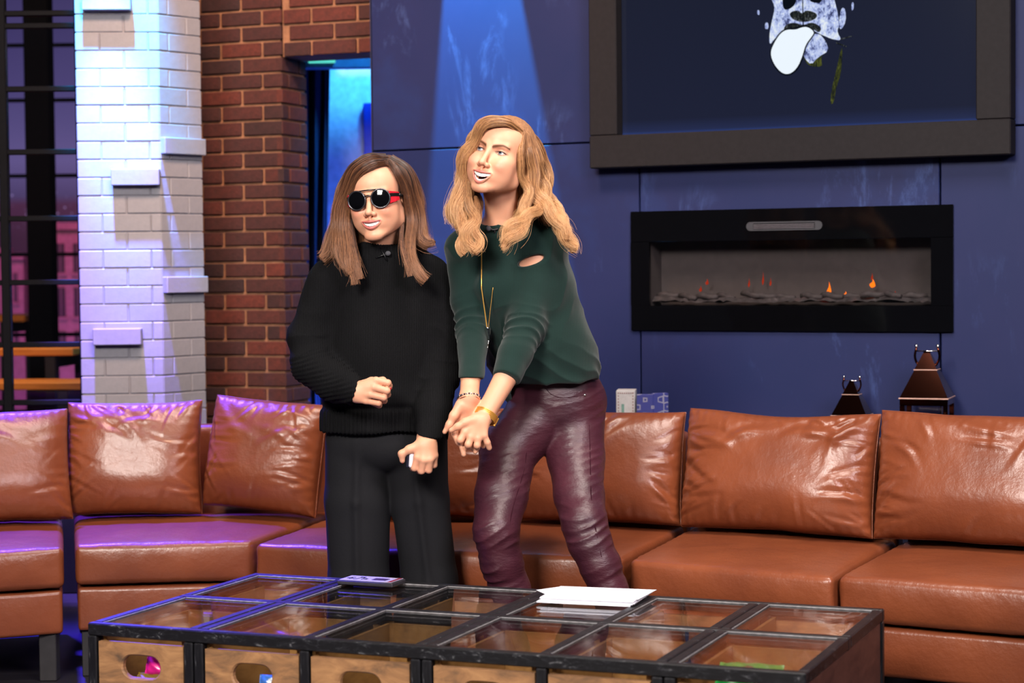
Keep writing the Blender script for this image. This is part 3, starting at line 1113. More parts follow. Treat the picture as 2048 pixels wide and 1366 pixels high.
for k in range(14):
    z = h1 - 0.012 - k * 0.011
    for x in (w1 * 0.12, w1 * 0.88):
        b.box(fo + ex1 * (x - 0.002) + Z3 * z, ex1, ey1, Z3, 0.004, 0.001, 0.005)
for k in range(6):
    b.box(fo + ex1 * (w1 * (0.2 + 0.11 * k)) + Z3 * (h1 - 0.012), ex1, ey1, Z3, 0.004, 0.001, 0.004)
b.build('dotted_border', BROWND, bx)
r2, o2, ex2, ey2, w2, h2, d2 = deco_box(1273, 1306, 789, 7.17, 0.14, -0.12, 'patterned_box', 'blue and white patterned box leaning next to the white one', 'box')
t = NT('blue_lattice_pattern')
v = t.coord((1, 1, 1), (0, 0.785, 0))
ck = t.n('ShaderNodeTexVoronoi', distance='MANHATTAN')
ck.inputs['Scale'].default_value = 26
ck.inputs['Randomness'].default_value = 0.0
t.l(v, ck.inputs['Vector'])
t.base(t.ramp(ck.outputs['Distance'], [(0.10, lin(130, 130, 150)), (0.16, lin(40, 46, 116)), (0.50, lin(46, 52, 122)), (0.56, lin(132, 132, 152)), (0.66, lin(132, 132, 152)), (0.72, lin(48, 54, 124))]))
t.set(Roughness=0.55)
LATT = t.m
r2b = MB().box(o2, ex2, ey2, Z3, w2, 0.03, h2, 0.002).build('box_body', LATT, r2)
MB().box(o2 + ex2 * (w2 * 0.98 + 0.002), ex2 * math.cos(0.5) + ey2 * math.sin(0.5), ey2 * math.cos(0.5) - ex2 * math.sin(0.5), Z3, 0.062, 0.02, h2 + 0.004, 0.002).build('box_side', LATT, r2)
# ------------------------------------------------------------------ sectional sofa
def soft_quad(quad, z0, z1, r, n=(22, 22, 5), bulge=0.012, front=0.008, wr=0.003, seed=0, flare=0.0):
    """upholstered block over a four-cornered footprint (front-left, front-right, back-right, back-left)"""
    q = [np.asarray(p, float) for p in quad]
    hx = 0.25 * (np.linalg.norm(q[1] - q[0]) + np.linalg.norm(q[2] - q[3]))
    hy = 0.25 * (np.linalg.norm(q[3] - q[0]) + np.linalg.norm(q[2] - q[1]))
    hz = (z1 - z0) / 2
    H = np.array([hx, hy, hz])

    def samples(h, k):
        edge = h - r + r * np.array([0.0, 0.3, 0.6, 0.85, 1.0])
        mid = np.linspace(-(h - r), h - r, k)[1:-1]
        return np.concatenate([-edge[::-1], mid, edge])
    S = [samples(H[i], n[i]) for i in range(3)]
    ids = {}
    V, F = [], []

    def vid(p):
        k = tuple(np.round(p, 6))
        if k not in ids:
            ids[k] = len(V)
            V.append(p)
        return ids[k]
    for ax in range(3):
        a, b = [(1, 2), (2, 0), (0, 1)][ax]
        for sg in (-1, 1):
            g = np.empty((len(S[a]), len(S[b])), int)
            for i, u in enumerate(S[a]):
                for j, w in enumerate(S[b]):
                    p = np.zeros(3)
                    p[ax] = sg * H[ax]; p[a] = u; p[b] = w
                    g[i, j] = vid(p)
            for i in range(len(S[a]) - 1):
                for j in range(len(S[b]) - 1):
                    f = (g[i, j], g[i + 1, j], g[i + 1, j + 1], g[i, j + 1])
                    F.append(f if sg > 0 else f[::-1])
    V = np.array(V)
    c = np.clip(V, -(H - r), H - r)
    d = V - c
    L = np.linalg.norm(d, axis=1, keepdims=True)
    N = d / np.maximum(L, 1e-9)
    V = c + N * r
    A = V / H
    V[:, 2] += np.where(A[:, 2] > 0, bulge * (1 - A[:, 0] ** 4) * (1 - A[:, 1] ** 4) * A[:, 2], 0)
    V[:, 1] += np.where(A[:, 1] < 0, -front * (1 - A[:, 0] ** 4) * (1 - A[:, 2] ** 2) * -A[:, 1], 0)
    ctr = sum(q) / 4
    W = V + np.array([ctr[0], ctr[1], 0]) * 3
    ns = vnoise(W * [1, 1, 1], 7, seed) * 0.6 + vnoise(W * [1, 1, 1.6], 17, seed + 1) * 0.4
    # puckers close to the seams
    seam = np.exp(-((1 - np.abs(A[:, 0])) * hx / 0.035) ** 2) * np.sin(W[:, 1] * 95 + W[:, 2] * 60) + 0.7 * np.exp(-((1 - np.abs(A[:, 2])) * hz / 0.02) ** 2) * np.sin(W[:, 0] * 80 + 3 * vnoise(W, 9, seed + 5))
    V += N * (ns * wr + seam * wr * 0.35)[:, None]
    u = (V[:, 0] / hx) * 0.5 + 0.5
    w = (V[:, 1] / hy) * 0.5 + 0.5
    xy = (1 - u)[:, None] * (1 - w)[:, None] * q[0] + u[:, None] * (1 - w)[:, None] * q[1] + u[:, None] * w[:, None] * q[2] + (1 - u)[:, None] * w[:, None] * q[3]
    return np.column_stack([xy, V[:, 2] + (z0 + z1) / 2]), F


def inset(q, f=0.0, b=0.0, s=0.0):
    q = [np.asarray(p, float) for p in q]
    dl = (q[3] - q[0]) / np.linalg.norm(q[3] - q[0]); dr = (q[2] - q[1]) / np.linalg.norm(q[2] - q[1])
    e = (q[1] - q[0]) / np.linalg.norm(q[1] - q[0]); e2 = (q[2] - q[3]) / np.linalg.norm(q[2] - q[3])
    return [q[0] + dl * f + e * s, q[1] + dr * f - e * s, q[2] - dr * b - e2 * s, q[3] - dl * b + e2 * s]


LEGM = plain('charcoal_sofa_leg', lin(46, 44, 46), 0.5, spec=0.3)


def sofa(quad, label, seed, z=(0.152, 0.292, 0.302, 0.432), legs=(0.06, 0.05)):
    q = [np.asarray(p, float) for p in quad]
    ctr = sum(q) / 4
    r = empty('sofa_module', (ctr[0], ctr[1], 0), label, 'sofa', 'tan leather sofa modules')
    V, F = soft_quad(inset(q, 0.006, 0.0, 0.008), z[0], z[1], 0.014, (14, 14, 4), 0.0, 0.004, 0.0014, seed)
    mk('base', V, F, LEATHER, r, True)
    V, F = soft_quad(inset(q, 0.0, 0.115, 0.003), z[2], z[3], 0.020, (26, 24, 5), 0.012, 0.010, 0.0028, seed + 3)
    mk('seat_cushion', V, F, LEATHER, r, True)
    back = inset(q, 0.0, 0.0, 0.006)
    dl = (q[3] - q[0]) / np.linalg.norm(q[3] - q[0]); dr = (q[2] - q[1]) / np.linalg.norm(q[2] - q[1])
    bq = [back[3] - dl * 0.105, back[2] - dr * 0.105, back[2], back[3]]
    V, F = soft_quad(bq, z[1] + 0.012, 0.745, 0.025, (20, 5, 10), 0.008, 0.004, 0.002, seed + 6)
    mk('backrest', V, F, LEATHER, r, True)
    lq = inset(q, 0.03, 0.05, 0.03)
    for i, p in enumerate(lq):
        s = 0.055
        d = (ctr - p) / np.linalg.norm(ctr - p)
        c = p + d * 0.03
        MB().box((c[0] - s / 2, c[1] - s / 2, 0.0), X3, Y3, Z3, s, s, z[0] - 0.001, 0.003).build('leg', LEGM, r)
    return r


M1 = [(-2.20, 5.95), (-1.440, 6.246), (-1.640, 7.11), (-2.55, 6.80)]
M2 = [(-1.418, 6.292), (-0.850, 6.352), (-0.612, 7.21), (-1.62, 7.18)]
M3 = [(-0.836, 6.272), (0.330, 5.905), (0.622, 6.735), (-0.590, 7.19)]
M4 = [(0.344, 5.864), (0.900, 5.495), (1.272, 6.33), (0.645, 6.72)]
M5 = [(0.915, 5.530), (1.737, 5.056), (2.14, 5.84), (1.29, 6.32)]
sofa(M1, 'tan leather sofa seat cut off by the picture edge below the gridded window', 1)
sofa(M2, 'tan leather sofa seat in front of the white and red brick', 9)
sofa(M3, 'long tan leather corner sofa seat behind the two standing women', 17)
sofa(M4, 'tan leather sofa seat beside the maroon trousers under the fireplace', 25)
sofa(M5, 'tan leather sofa seat at the end of the row below the copper lanterns', 33)


def pillow(label, bl, br, w, h, t, tilt, seed, ncre=26, lean=0.0, drop=0.0, group='loose leather back cushions', pinch=0.026, amp=1.0, mat=None, name='back_cushion', nu=96, nv=74, zb=0.459, cat='cushion', grp=True):
    """knife-edge leather cushion standing on its lower seam; bl, br give the line it stands on"""
    bl, br = np.asarray(bl, float), np.asarray(br, float)
    e = (br - bl) / np.linalg.norm(br - bl)
    ex = np.array([e[0], e[1], 0.0]); nb = np.array([-e[1], e[0], 0.0])          # nb points to the back
    up = Z3 * math.cos(tilt) + nb * math.sin(tilt)
    fr = -nb * math.cos(tilt) + Z3 * math.sin(tilt)                                # outward front
    if lean:
        ex, up = ex * math.cos(lean) + up * math.sin(lean), up * math.cos(lean) - ex * math.sin(lean)
    rg = np.random.default_rng(seed)
    U = np.sin(np.linspace(-1, 1, nu) * math.pi / 2 * 0.97) / math.sin(math.pi / 2 * 0.97)
    Vv = np.sin(np.linspace(-1, 1, nv) * math.pi / 2 * 0.97) / math.sin(math.pi / 2 * 0.97)
    u, v = np.meshgrid(U, Vv, indexing='ij')
    au, av = np.abs(u), np.abs(v)
    f = ((1 - au ** 3.0) * (1 - av ** 3.0)) ** 0.36
    f = f * (0.90 + 0.16 * np.exp(-((v + 0.45) / 0.5) ** 2)) * (1.0 - 0.22 * np.clip(v, 0, 1) ** 2)
    x = w / 2 * u * (1 - pinch * (1 - av ** 2.2)) + 0
    z = h / 2 * v * (1 - pinch * 1.25 * (1 - au ** 2.2))
    z = z - drop * np.exp(-(u / 0.55) ** 2) * np.clip(v, 0, 1) ** 2
    P = np.stack([u * w / 2, np.full_like(u, seed * 1.7), v * h / 2], -1).reshape(-1, 3)
    wob = vnoise(P, 7, seed).reshape(u.shape)
    x = x + 0.004 * wob
    z = z + 0.004 * vnoise(P, 8, seed + 3).reshape(u.shape)
    # creases: from the seams inwards, mostly from the sides and corners
    cr = np.zeros_like(u)
    X, Z = u * w / 2, v * h / 2
    Xw = X + 0.012 * vnoise(P, 9, seed + 7).reshape(u.shape)
    Zw = Z + 0.012 * vnoise(P, 9, seed + 8).reshape(u.shape)
    for k in range(ncre):
        side = rg.choice([0, 1, 2, 3], p=[0.36, 0.36, 0.16, 0.12])
        if side < 2:
            sg = -1 if side == 0 else 1
            p0 = np.array([sg * w / 2 * 0.99, rg.uniform(-0.9, 0.75) * h / 2])
            ang = math.atan2(-p0[1] * 0.9 + rg.normal(0, 0.09), -sg * w * 0.42)
        else:
            sg = -1 if side == 2 else 1
            p0 = np.array([rg.uniform(-0.85, 0.85) * w / 2, -sg * h / 2 * 0.99])
            ang = math.atan2(sg * h * 0.5, -p0[0] * 0.8 + rg.normal(0, 0.12))
        d = np.array([math.cos(ang), math.sin(ang)])
        ln = rg.uniform(0.06, 0.19) * (1.0 if side < 2 else 0.7)
        sg_ = rg.uniform(0.0045, 0.009)
        am = rg.uniform(0.0020, 0.0048) * amp
        al = (Xw - p0[0]) * d[0] + (Zw - p0[1]) * d[1]
        bend = rg.uniform(-1.2, 1.2)
        pe = -(Xw - p0[0]) * d[1] + (Zw - p0[1]) * d[0] + bend * al * al
        win = np.clip(al / 0.02, 0, 1) * np.clip((ln - al) / (0.55 * ln), 0, 1)
        cr += am * win * (np.exp(-(pe / sg_) ** 2) * -1.0 + 0.75 * np.exp(-((pe - 1.9 * sg_) / (1.3 * sg_)) ** 2))
    # loose ripples near the top seam
    for k in range(7):
        p0 = np.array([rg.uniform(-0.8, 0.8) * w / 2, rg.uniform(0.35, 0.9) * h / 2])
        ang = rg.uniform(-0.9, 0.9)
        d = np.array([math.cos(ang), math.sin(ang)])
        al = (Xw - p0[0]) * d[0] + (Zw - p0[1]) * d[1]
        pe = -(Xw - p0[0]) * d[1] + (Zw - p0[1]) * d[0] + 2.0 * al * al
        sg_ = rg.uniform(0.010, 0.018)
        cr += amp * amp * 0.0036 * np.exp(-(al / 0.07) ** 2) * (np.exp(-(pe / sg_) ** 2) - 0.6 * np.exp(-((pe - 1.7 * sg_) / sg_) ** 2))
    ed = np.minimum((1 - au) * w / 2, (1 - av) * h / 2)
    pk = 0.0022 * amp * np.exp(-ed / 0.02) * np.sin((np.where((1 - au) * w < (1 - av) * h, Z, X)) * 190 + 3 * wob) * np.clip(ed / 0.004, 0, 1)
    gate = np.clip(f * 2.2, 0, 1)
    yf = t / 2 * f + cr * gate + pk + 0.004 * wob * gate
    yb = -t / 2 * f
    base = (bl + br) / 2
    c = np.array([base[0], base[1], zb]) + up * (h / 2 * (1 - pinch * 0.9)) + nb * (t * 0.10)
    def W(y):
        return c + x[..., None] * ex + z[..., None] * up + y[..., None] * fr
    A, B = W(yf).reshape(-1, 3), W(yb)
    idf = np.arange(nu * nv).reshape(nu, nv)
    border = np.zeros((nu, nv), bool)
    border[0] = border[-1] = True
    border[:, 0] = border[:, -1] = True
    idb = np.where(border, idf, -1)
    m = ~border
    idb[m] = nu * nv + np.arange(m.sum())
    Vt = np.concatenate([A, B[m]])
    a, b_, c_, d_ = idf[:-1, :-1], idf[1:, :-1], idf[1:, 1:], idf[:-1, 1:]
    F1 = np.stack([a, b_, c_, d_], -1).reshape(-1, 4)
    a, b_, c_, d_ = idb[:-1, :-1], idb[1:, :-1], idb[1:, 1:], idb[:-1, 1:]
    F2 = np.stack([a, d_, c_, b_], -1).reshape(-1, 4)
    o = mk(name, Vt, np.concatenate([F1, F2]), mat or LEATHER, None, True)
    # piping along the seam
    ring = [A[idf[i, 0]] for i in range(0, nu, 3)] + [A[idf[-1, j]] for j in range(0, nv, 3)] + [A[idf[i, -1]] for i in range(nu - 1, -1, -3)] + [A[idf[0, j]] for j in range(nv - 1, -1, -3)]
    if grp:
        b = MB()
        b.tube(ring + [ring[0]], 0.0020, 6, False)
        b.build('piping', mat or LEATHER, o, True)
    tag(o, label, cat, group)
    return o


pillow('tan leather cushion cut by the picture edge nearest the gridded window', (-2.15, 6.545), (-1.53, 6.79), 0.66, 0.385, 0.20, 0.20, 21, amp=0.8)
pillow('tan leather cushion with purple light along its top before the white column', (-1.572, 6.86), (-1.105, 6.875), 0.475, 0.400, 0.21, 0.17, 22, ncre=30)
pillow('tan leather cushion leaning sideways in front of the red brick pilaster', (-1.095, 6.88), (-0.700, 6.77), 0.425, 0.388, 0.21, 0.15, 23, ncre=30, lean=-0.085, zb=0.474)
pillow('tan leather cushion half hidden behind the black trousers', (-0.640, 6.77), (-0.045, 6.66), 0.60, 0.378, 0.20, 0.20, 24)
pillow('tan leather cushion showing between and beside the maroon legs', (-0.030, 6.63), (0.555, 6.44), 0.60, 0.378, 0.22, 0.20, 25, ncre=32, amp=1.4)
pillow('large creased tan leather cushion directly under the fireplace', (0.548, 6.413), (1.108, 6.093), 0.655, 0.392, 0.24, 0.20, 26, ncre=40, drop=0.012, amp=1.7)
pillow('large tan leather cushion in front of the copper lanterns', (1.105, 6.10), (1.715, 5.735), 0.685, 0.402, 0.23, 0.20, 37, ncre=36, amp=1.5)

# ------------------------------------------------------------------ steel and wood coffee table with glass lids
TO = np.array([-1.1021, 5.0236]); TYAW = -0.387
te = np.array([math.cos(TYAW), math.sin(TYAW)]); tn = np.array([-te[1], te[0]])
TE, TN_ = v3(te), v3(tn)
TT, TLEN, TWID = 0.41, 1.885, 0.868


def T(s, q, z):
    p = TO + te * s + tn * q
    return np.array([p[0], p[1], z])


def tbox(b, s0, s1, q0, q1, z0, z1, c=0.0):
    return b.box(T(s0, q0, z0), TE, TN_, Z3, s1 - s0, q1 - q0, z1 - z0, c)


ct = empty('coffee_table', T(TLEN / 2, TWID / 2, 0), 'long black steel coffee table with glass lids over wooden drawers', 'table')
BARW = 0.026
bx_ = [0.0, 0.314, 0.629, 0.945, 1.254, 1.553, TLEN]
dbl = {1, 3, 5}
ZB = 0.055
MID = 0.45
# rails along the length
for q in (0.0, MID - BARW / 2, TWID - BARW):
    tbox(MB(), 0, TLEN, q, q + BARW, TT - 0.032, TT, 0.003).build('rail', BLACKM, ct)
for q in (0.0, TWID - BARW):
    tbox(MB(), 0, TLEN, q, q + BARW, ZB, ZB + 0.026, 0.003).build('rail', BLACKM, ct)
spans = []
for k, s in enumerate(bx_):
    if k == 0:
        ss = [0.0]
    elif k == 6:
        ss = [TLEN - BARW]
    elif k in dbl:
        ss = [s - BARW - 0.002, s + 0.002]
    else:
        ss = [s - BARW / 2]
    for a in ss:
        for q0, q1 in ((BARW + 0.0005, MID - BARW / 2 - 0.0005), (MID + BARW / 2 + 0.0005, TWID - BARW - 0.0005)):
            tbox(MB(), a, a + BARW, q0, q1, TT - 0.030, TT, 0.003).build('cross_bar', BLACKM, ct)
        for q in (0.0, TWID - BARW):
            tbox(MB(), a, a + BARW, q - 0.0012, q + BARW - 0.0012, ZB + 0.0265, TT - 0.0325, 0.003).build('post', BLACKV, ct)
    spans.append((min(ss), max(ss) + BARW))
for s in (0.02, TLEN - 0.06):
    for q in (0.03, TWID - 0.07):
        b = MB()
        b.tube([T(s + 0.02, q + 0.02, 0.0), T(s + 0.02, q + 0.02, ZB - 0.001)], 0.022, 14)
        b.build('foot', DARK, ct)
SIDEW = wood_mat('dark_stained_side', lin(70, 44, 40), lin(92, 58, 50), lin(106, 68, 58), 'y', 1.0)
for s in (0.006, TLEN - 0.016):
    tbox(MB(), s, s + 0.010, BARW + 0.002, TWID - BARW - 0.002, ZB + 0.03, TT - 0.034, 0.001).build('side_panel', SIDEW, ct)
tbox(MB(), 0.02, TLEN - 0.02, 0.028, TWID - 0.028, ZB + 0.004, ZB + 0.012).build('bottom_shelf', SIDEW, ct)


def stadium_front(b, s0, s1, z0, z1, cz, L, H, q0, q1):
    """board with a rounded handle slot cut through it"""
    n = 40
    cx = (s0 + s1) / 2
    inn, out = [], []
    r = H / 2
    for k in range(n):
        a = 2 * math.pi * (k + 0.5) / n
        dx, dz = math.cos(a), math.sin(a)
        # ray from the centre to the slot outline
        hl = L / 2 - r
        lo_, hi_ = 0, L
        for _ in range(30):
            m_ = (lo_ + hi_) / 2
            px, pz = m_ * dx, m_ * dz
            ex_ = max(abs(px) - hl, 0)
            if math.hypot(ex_, pz) < r:
                lo_ = m_
            else:
                hi_ = m_
        inn.append((cx + lo_ * dx, cz + lo_ * dz))
        tx = ((s1 - cx) / dx) if dx > 0 else ((s0 - cx) / dx if dx < 0 else 1e9)
        tz = ((z1 - cz) / dz) if dz > 0 else ((z0 - cz) / dz if dz < 0 else 1e9)
        tm = min(tx, tz)
        out.append((cx + tm * dx, cz + tm * dz))
    for cxy in ((s0, z0), (s1, z0), (s1, z1), (s0, z1)):   # pull the nearest rim points onto the corners
        j = min(range(n), key=lambda i: (out[i][0] - cxy[0]) ** 2 + (out[i][1] - cxy[1]) ** 2)
        out[j] = cxy
    V = []
    bev = 0.004
    def infl(k, d):
        dx, dz = inn[k][0] - cx, inn[k][1] - cz
        l = math.hypot(dx, dz)
        return (inn[k][0] + dx / l * d, inn[k][1] + dz / l * d)
    rings = [[(p, q0) for p in out], [(infl(k, bev), q0) for k in range(n)], [(inn[k], q0 + bev) for k in range(n)], [(inn[k], q1) for k in range(n)], [(p, q1) for p in out]]
    for rg_ in rings:
        for (p, q) in rg_:
            V.append(T(p[0], q, p[1]))
    F = []
    for a in range(5):
        bnx = (a + 1) % 5
        for k in range(n):
            F.append((a * n + k, a * n + (k + 1) % n, bnx * n + (k + 1) % n, bnx * n + k))
    return b.add(V, [f[::-1] for f in F])


DRINS = wood_mat('drawer_inside_wood', lin(104, 72, 36), lin(126, 90, 46), lin(138, 102, 56), 'y', 1.0)
zt_, zb_ = TT - 0.046, ZB + 0.034
for k in range(6):
    a, c = spans[k][1] + 0.004, spans[k + 1][0] - 0.004
    for row in (0, 1):
        b = MB()
        if row == 0:
            q0, q1 = 0.005, 0.021
            stadium_front(b, a, c, zb_, zt_, TT - 0.106, 0.112, 0.058, q0, q1)
        else:
            q1, q0 = TWID - 0.005, TWID - 0.021
            stadium_front(b, a, c, zb_, zt_, TT - 0.106, 0.112, 0.058, q0, q1)
        dr = b.build('drawer', DRAWERW, ct)
        qa, qb = (0.0215, MID - 0.022) if row == 0 else (MID + 0.022, TWID - 0.0215)
        for s in (a + 0.004, c - 0.014):
            tbox(MB(), s, s + 0.010, qa, qb, zb_ + 0.004, TT - 0.036).build('drawer_side', DRINS, dr)
        tbox(MB(), a + 0.0145, c - 0.0145, qa, qb, zb_ + 0.004, zb_ + 0.012).build('drawer_bottom', DRINS, dr)
        q = qb - 0.010 if row == 0 else qa
        tbox(MB(), a + 0.0145, c - 0.0145, q, q + 0.010, zb_ + 0.0125, TT - 0.034).build('drawer_back', DRINS, dr)
        # the lid's pane, let into the frame
        pq = (BARW, MID - BARW / 2) if row == 0 else (MID + BARW / 2, TWID - BARW)
        tbox(MB(), spans[k][1] - 0.001, spans[k + 1][0] + 0.001, pq[0] - 0.001, pq[1] + 0.001, TT - 0.010, TT - 0.005).build('glass_pane', GLASS, ct)
        tbox(MB(), spans[k][1] + 0.002, spans[k + 1][0] - 0.002, pq[1] - 0.0042, pq[1] - 0.0012, TT - 0.0048, TT - 0.0014, 0.0006).build('pane_highlight', PANE_GLINT, ct)  # added pale strips draw the highlight along the pane's edges
        tbox(MB(), spans[k][1] + 0.0006, spans[k][1] + 0.0030, pq[0] + 0.002, pq[1] - 0.006, TT - 0.0048, TT - 0.0014, 0.0006).build('pane_highlight', PANE_GLINT, ct)

# stack of white cue cards, the top ones sliding over the table's edge
PAPER = plain('white_card', lin(226, 226, 236), 0.6, var=0.02)
cards = empty('cue_cards', T(1.10, 0.76, TT), 'slanting stack of white cue cards on the glass table', 'cards')
for k in range(7):
    z = TT + 0.0006 + k * 0.0022
    j = RNG.uniform(-0.006, 0.006)
    o = T(0.985 + j + k * 0.002, 0.655 + j * 0.5 + k * 0.001, z)
    an = 0.06 + j
    ex = TE * math.cos(an) + TN_ * math.sin(an); ey = TN_ * math.cos(an) - TE * math.sin(an)
    MB().box(o, ex, ey, Z3, 0.262, 0.185, 0.0018).build('card', PAPER, cards)
V = [T(0.995, 0.70, TT + 0.016), T(0.955, 0.735, TT + 0.0195), T(0.995, 0.838, TT + 0.016), T(1.26, 0.86, TT + 0.0165), T(1.262, 0.70, TT + 0.0165)]
V2 = [p + Z3 * 0.0012 for p in V]
mk('card', V + V2, [(4, 3, 2, 1, 0), (5, 6, 7, 8, 9)] + [(i, (i + 1) % 5, 5 + (i + 1) % 5, 5 + i) for i in range(5)], PAPER, cards)

# phone lying on the lid
ph = empty('phone', T(0.43, 0.795, TT), 'pale faced phone in a dark case lying on the glass', 'phone')
pe = TE * math.cos(-0.02) + TN_ * math.sin(-0.02); pn_ = TN_ * math.cos(-0.02) - TE * math.sin(-0.02)
po = T(0.333, 0.752, TT + 0.0004)
MB().box(po, pe, pn_, Z3, 0.178, 0.088, 0.013, 0.003).build('case', plain('charcoal_case', lin(40, 38, 44), 0.5), ph)
face = MB().box(po + pe * 0.006 + pn_ * 0.005 + Z3 * 0.0132, pe, pn_, Z3, 0.166, 0.078, 0.001, 0.0).build('face', plain('lavender_face', lin(176, 168, 196), 0.35), ph)
MB().box(po + pe * 0.098 + pn_ * 0.026 + Z3 * 0.0143, pe, pn_, Z3, 0.045, 0.032, 0.0006).build('screen_patch', plain('dark_violet_patch', lin(66, 50, 84), 0.4), face)
MB().box(po + pe * 0.160 + pn_ * 0.006 + Z3 * 0.0143, pe, pn_, Z3, 0.010, 0.076, 0.0006).build('red_edge', plain('dark_red_edge', lin(128, 40, 58), 0.4), face)
b = MB()
INKM = plain('black_ink', lin(20, 16, 24), 0.6)
lo_ = po + Z3 * 0.0147
def ink(*pts):
    b.tube([lo_ + pe * x + pn_ * y for x, y in pts], 0.0011, 5)
ink((0.018, 0.030), (0.026, 0.050), (0.034, 0.036), (0.028, 0.024), (0.020, 0.038), (0.036, 0.052))
ink((0.040, 0.024), (0.050, 0.030), (0.054, 0.052), (0.062, 0.055))
ink((0.048, 0.060), (0.066, 0.060))
ink((0.066, 0.026), (0.066, 0.050))
ink((0.072, 0.030), (0.080, 0.030), (0.080, 0.040), (0.072, 0.040))
b.build('scribble', INKM, face)

# things kept in the drawers
DB = zb_ + 0.0125


def packet(s, q, z, w, h, ang, tilt, m, m2, label, name='candy_packet', bands=None, tail=None):
    """puffed foil packet with crimped ends"""
    ex = TE * math.cos(ang) + TN_ * math.sin(ang)
    ey = TN_ * math.cos(ang) - TE * math.sin(ang)
    ey = ey * math.cos(tilt) + Z3 * math.sin(tilt)
    ez = np.cross(ex, ey)
    c = T(s, q, z)
    n1, n2 = 26, 16
    V, F = [], []
    for sg in (1, -1):
        for i in range(n1 + 1):
            for j in range(n2 + 1):
                u, v = 2 * i / n1 - 1, 2 * j / n2 - 1
                f = (max(0, 1 - abs(u / 0.86) ** 3) * max(0, 1 - abs(v) ** 2.6)) ** 0.5
                y = sg * (0.016 * f + 0.0004) + 0.0012 * math.sin(v * 40) * (abs(u) > 0.86) + 0.002 * math.sin(u * 9 + v * 7) * f
                V.append(c + ex * u * w / 2 + ey * v * h / 2 * (1 - 0.04 * (1 - u * u)) + ez * y)
    w_ = n2 + 1
    for g in (0, 1):
        o_ = g * (n1 + 1) * w_
        for i in range(n1):
            for j in range(n2):
                a = o_ + i * w_ + j
                f = (a, a + w_, a + w_ + 1, a + 1)
                F.append(f if g == 0 else f[::-1])
    o = mk(name, V, F, m, None, True)
    tag(o, label, 'packet')
    if m2:
        V2, F2 = [], []
        for i in range(9):
            for j in range(9):
                u, v = -0.42 + 0.84 * i / 8, -0.45 + 0.9 * j / 8
                f = (max(0, 1 - abs(u / 0.86) ** 3) * max(0, 1 - abs(v) ** 2.6)) ** 0.5
                y = 0.016 * f + 0.0012 + 0.002 * math.sin(u * 9 + v * 7) * f
                V2.append(c + ex * u * w / 2 + ey * v * h / 2 * (1 - 0.04 * (1 - u * u)) + ez * y)
        for i in range(8):
            for j in range(8):
                if (i - 3.5) ** 2 + (j - 3.5) ** 2 < 14:
                    a = i * 9 + j
                    F2.append((a, a + 9, a + 10, a + 1))
        mk('printed_patch', V2, F2, m2, o, True)
    return o


def foil(name, c):
    return plain(name, c, 0.28, spec=0.6, var=0.08)


packet(1.725, 0.112, TT - 0.042, 0.15, 0.10, 0.10, 0.45, foil('green_foil', lin(20, 150, 62)), foil('dark_print', lin(24, 44, 34)), 'green foil candy packet under the end glass lid', 'candy_packet')
packet(1.795, 0.062, TT - 0.066, 0.075, 0.07, -0.15, 0.5, foil('red_foil', lin(160, 22, 44)), foil('white_print', lin(206, 176, 176)), 'red foil candy packet with white print in the end drawer', 'candy_packet')
packet(1.660, 0.060, TT - 0.074, 0.09, 0.06, 0.15, 0.4, foil('orange_foil', lin(190, 112, 40)), None, 'orange foil candy packet half under the green one', 'candy_packet')
packet(0.182, 0.060, TT - 0.108, 0.085, 0.056, 0.10, 1.2, foil('pink_foil', lin(214, 28, 128)), None, 'bright pink foil packet seen through the first drawer handle', 'candy_packet')
packet(0.160, 0.050, TT - 0.149, 0.10, 0.04, -0.05, 0.9, foil('olive_foil', lin(120, 100, 26)), None, 'olive yellow packet below the pink one in the first drawer', 'candy_packet')
packet(0.515, 0.050, TT - 0.130, 0.07, 0.045, 0.35, 1.1, foil('blue_foil', lin(60, 112, 190)), foil('white_dot', lin(196, 206, 216)), 'blue packet with a white dot in the second drawer', 'candy_packet')
packet(0.80, 0.060, TT - 0.145, 0.09, 0.05, 0.3, 1.0, foil('pale_foil', lin(206, 204, 206)), None, 'pale packet in the third drawer seen through its handle', 'candy_packet')
# ------------------------------------------------------------------ bodies and clothes grown as smooth implicit surfaces
def smin(a, b, k):
    if k <= 1e-6:
        return np.minimum(a, b)
    h = np.maximum(k - np.abs(a - b), 0.0) / k
    return np.minimum(a, b) - h * h * k * 0.25


def axis_steps(segs):
    out = []
    for a, b, st in segs:
        n = max(2, int(round((b - a) / st)))
        out.append(np.linspace(a, b, n, endpoint=False))
    out.append(np.array([segs[-1][1]]))
    return np.concatenate(out).astype(np.float32)


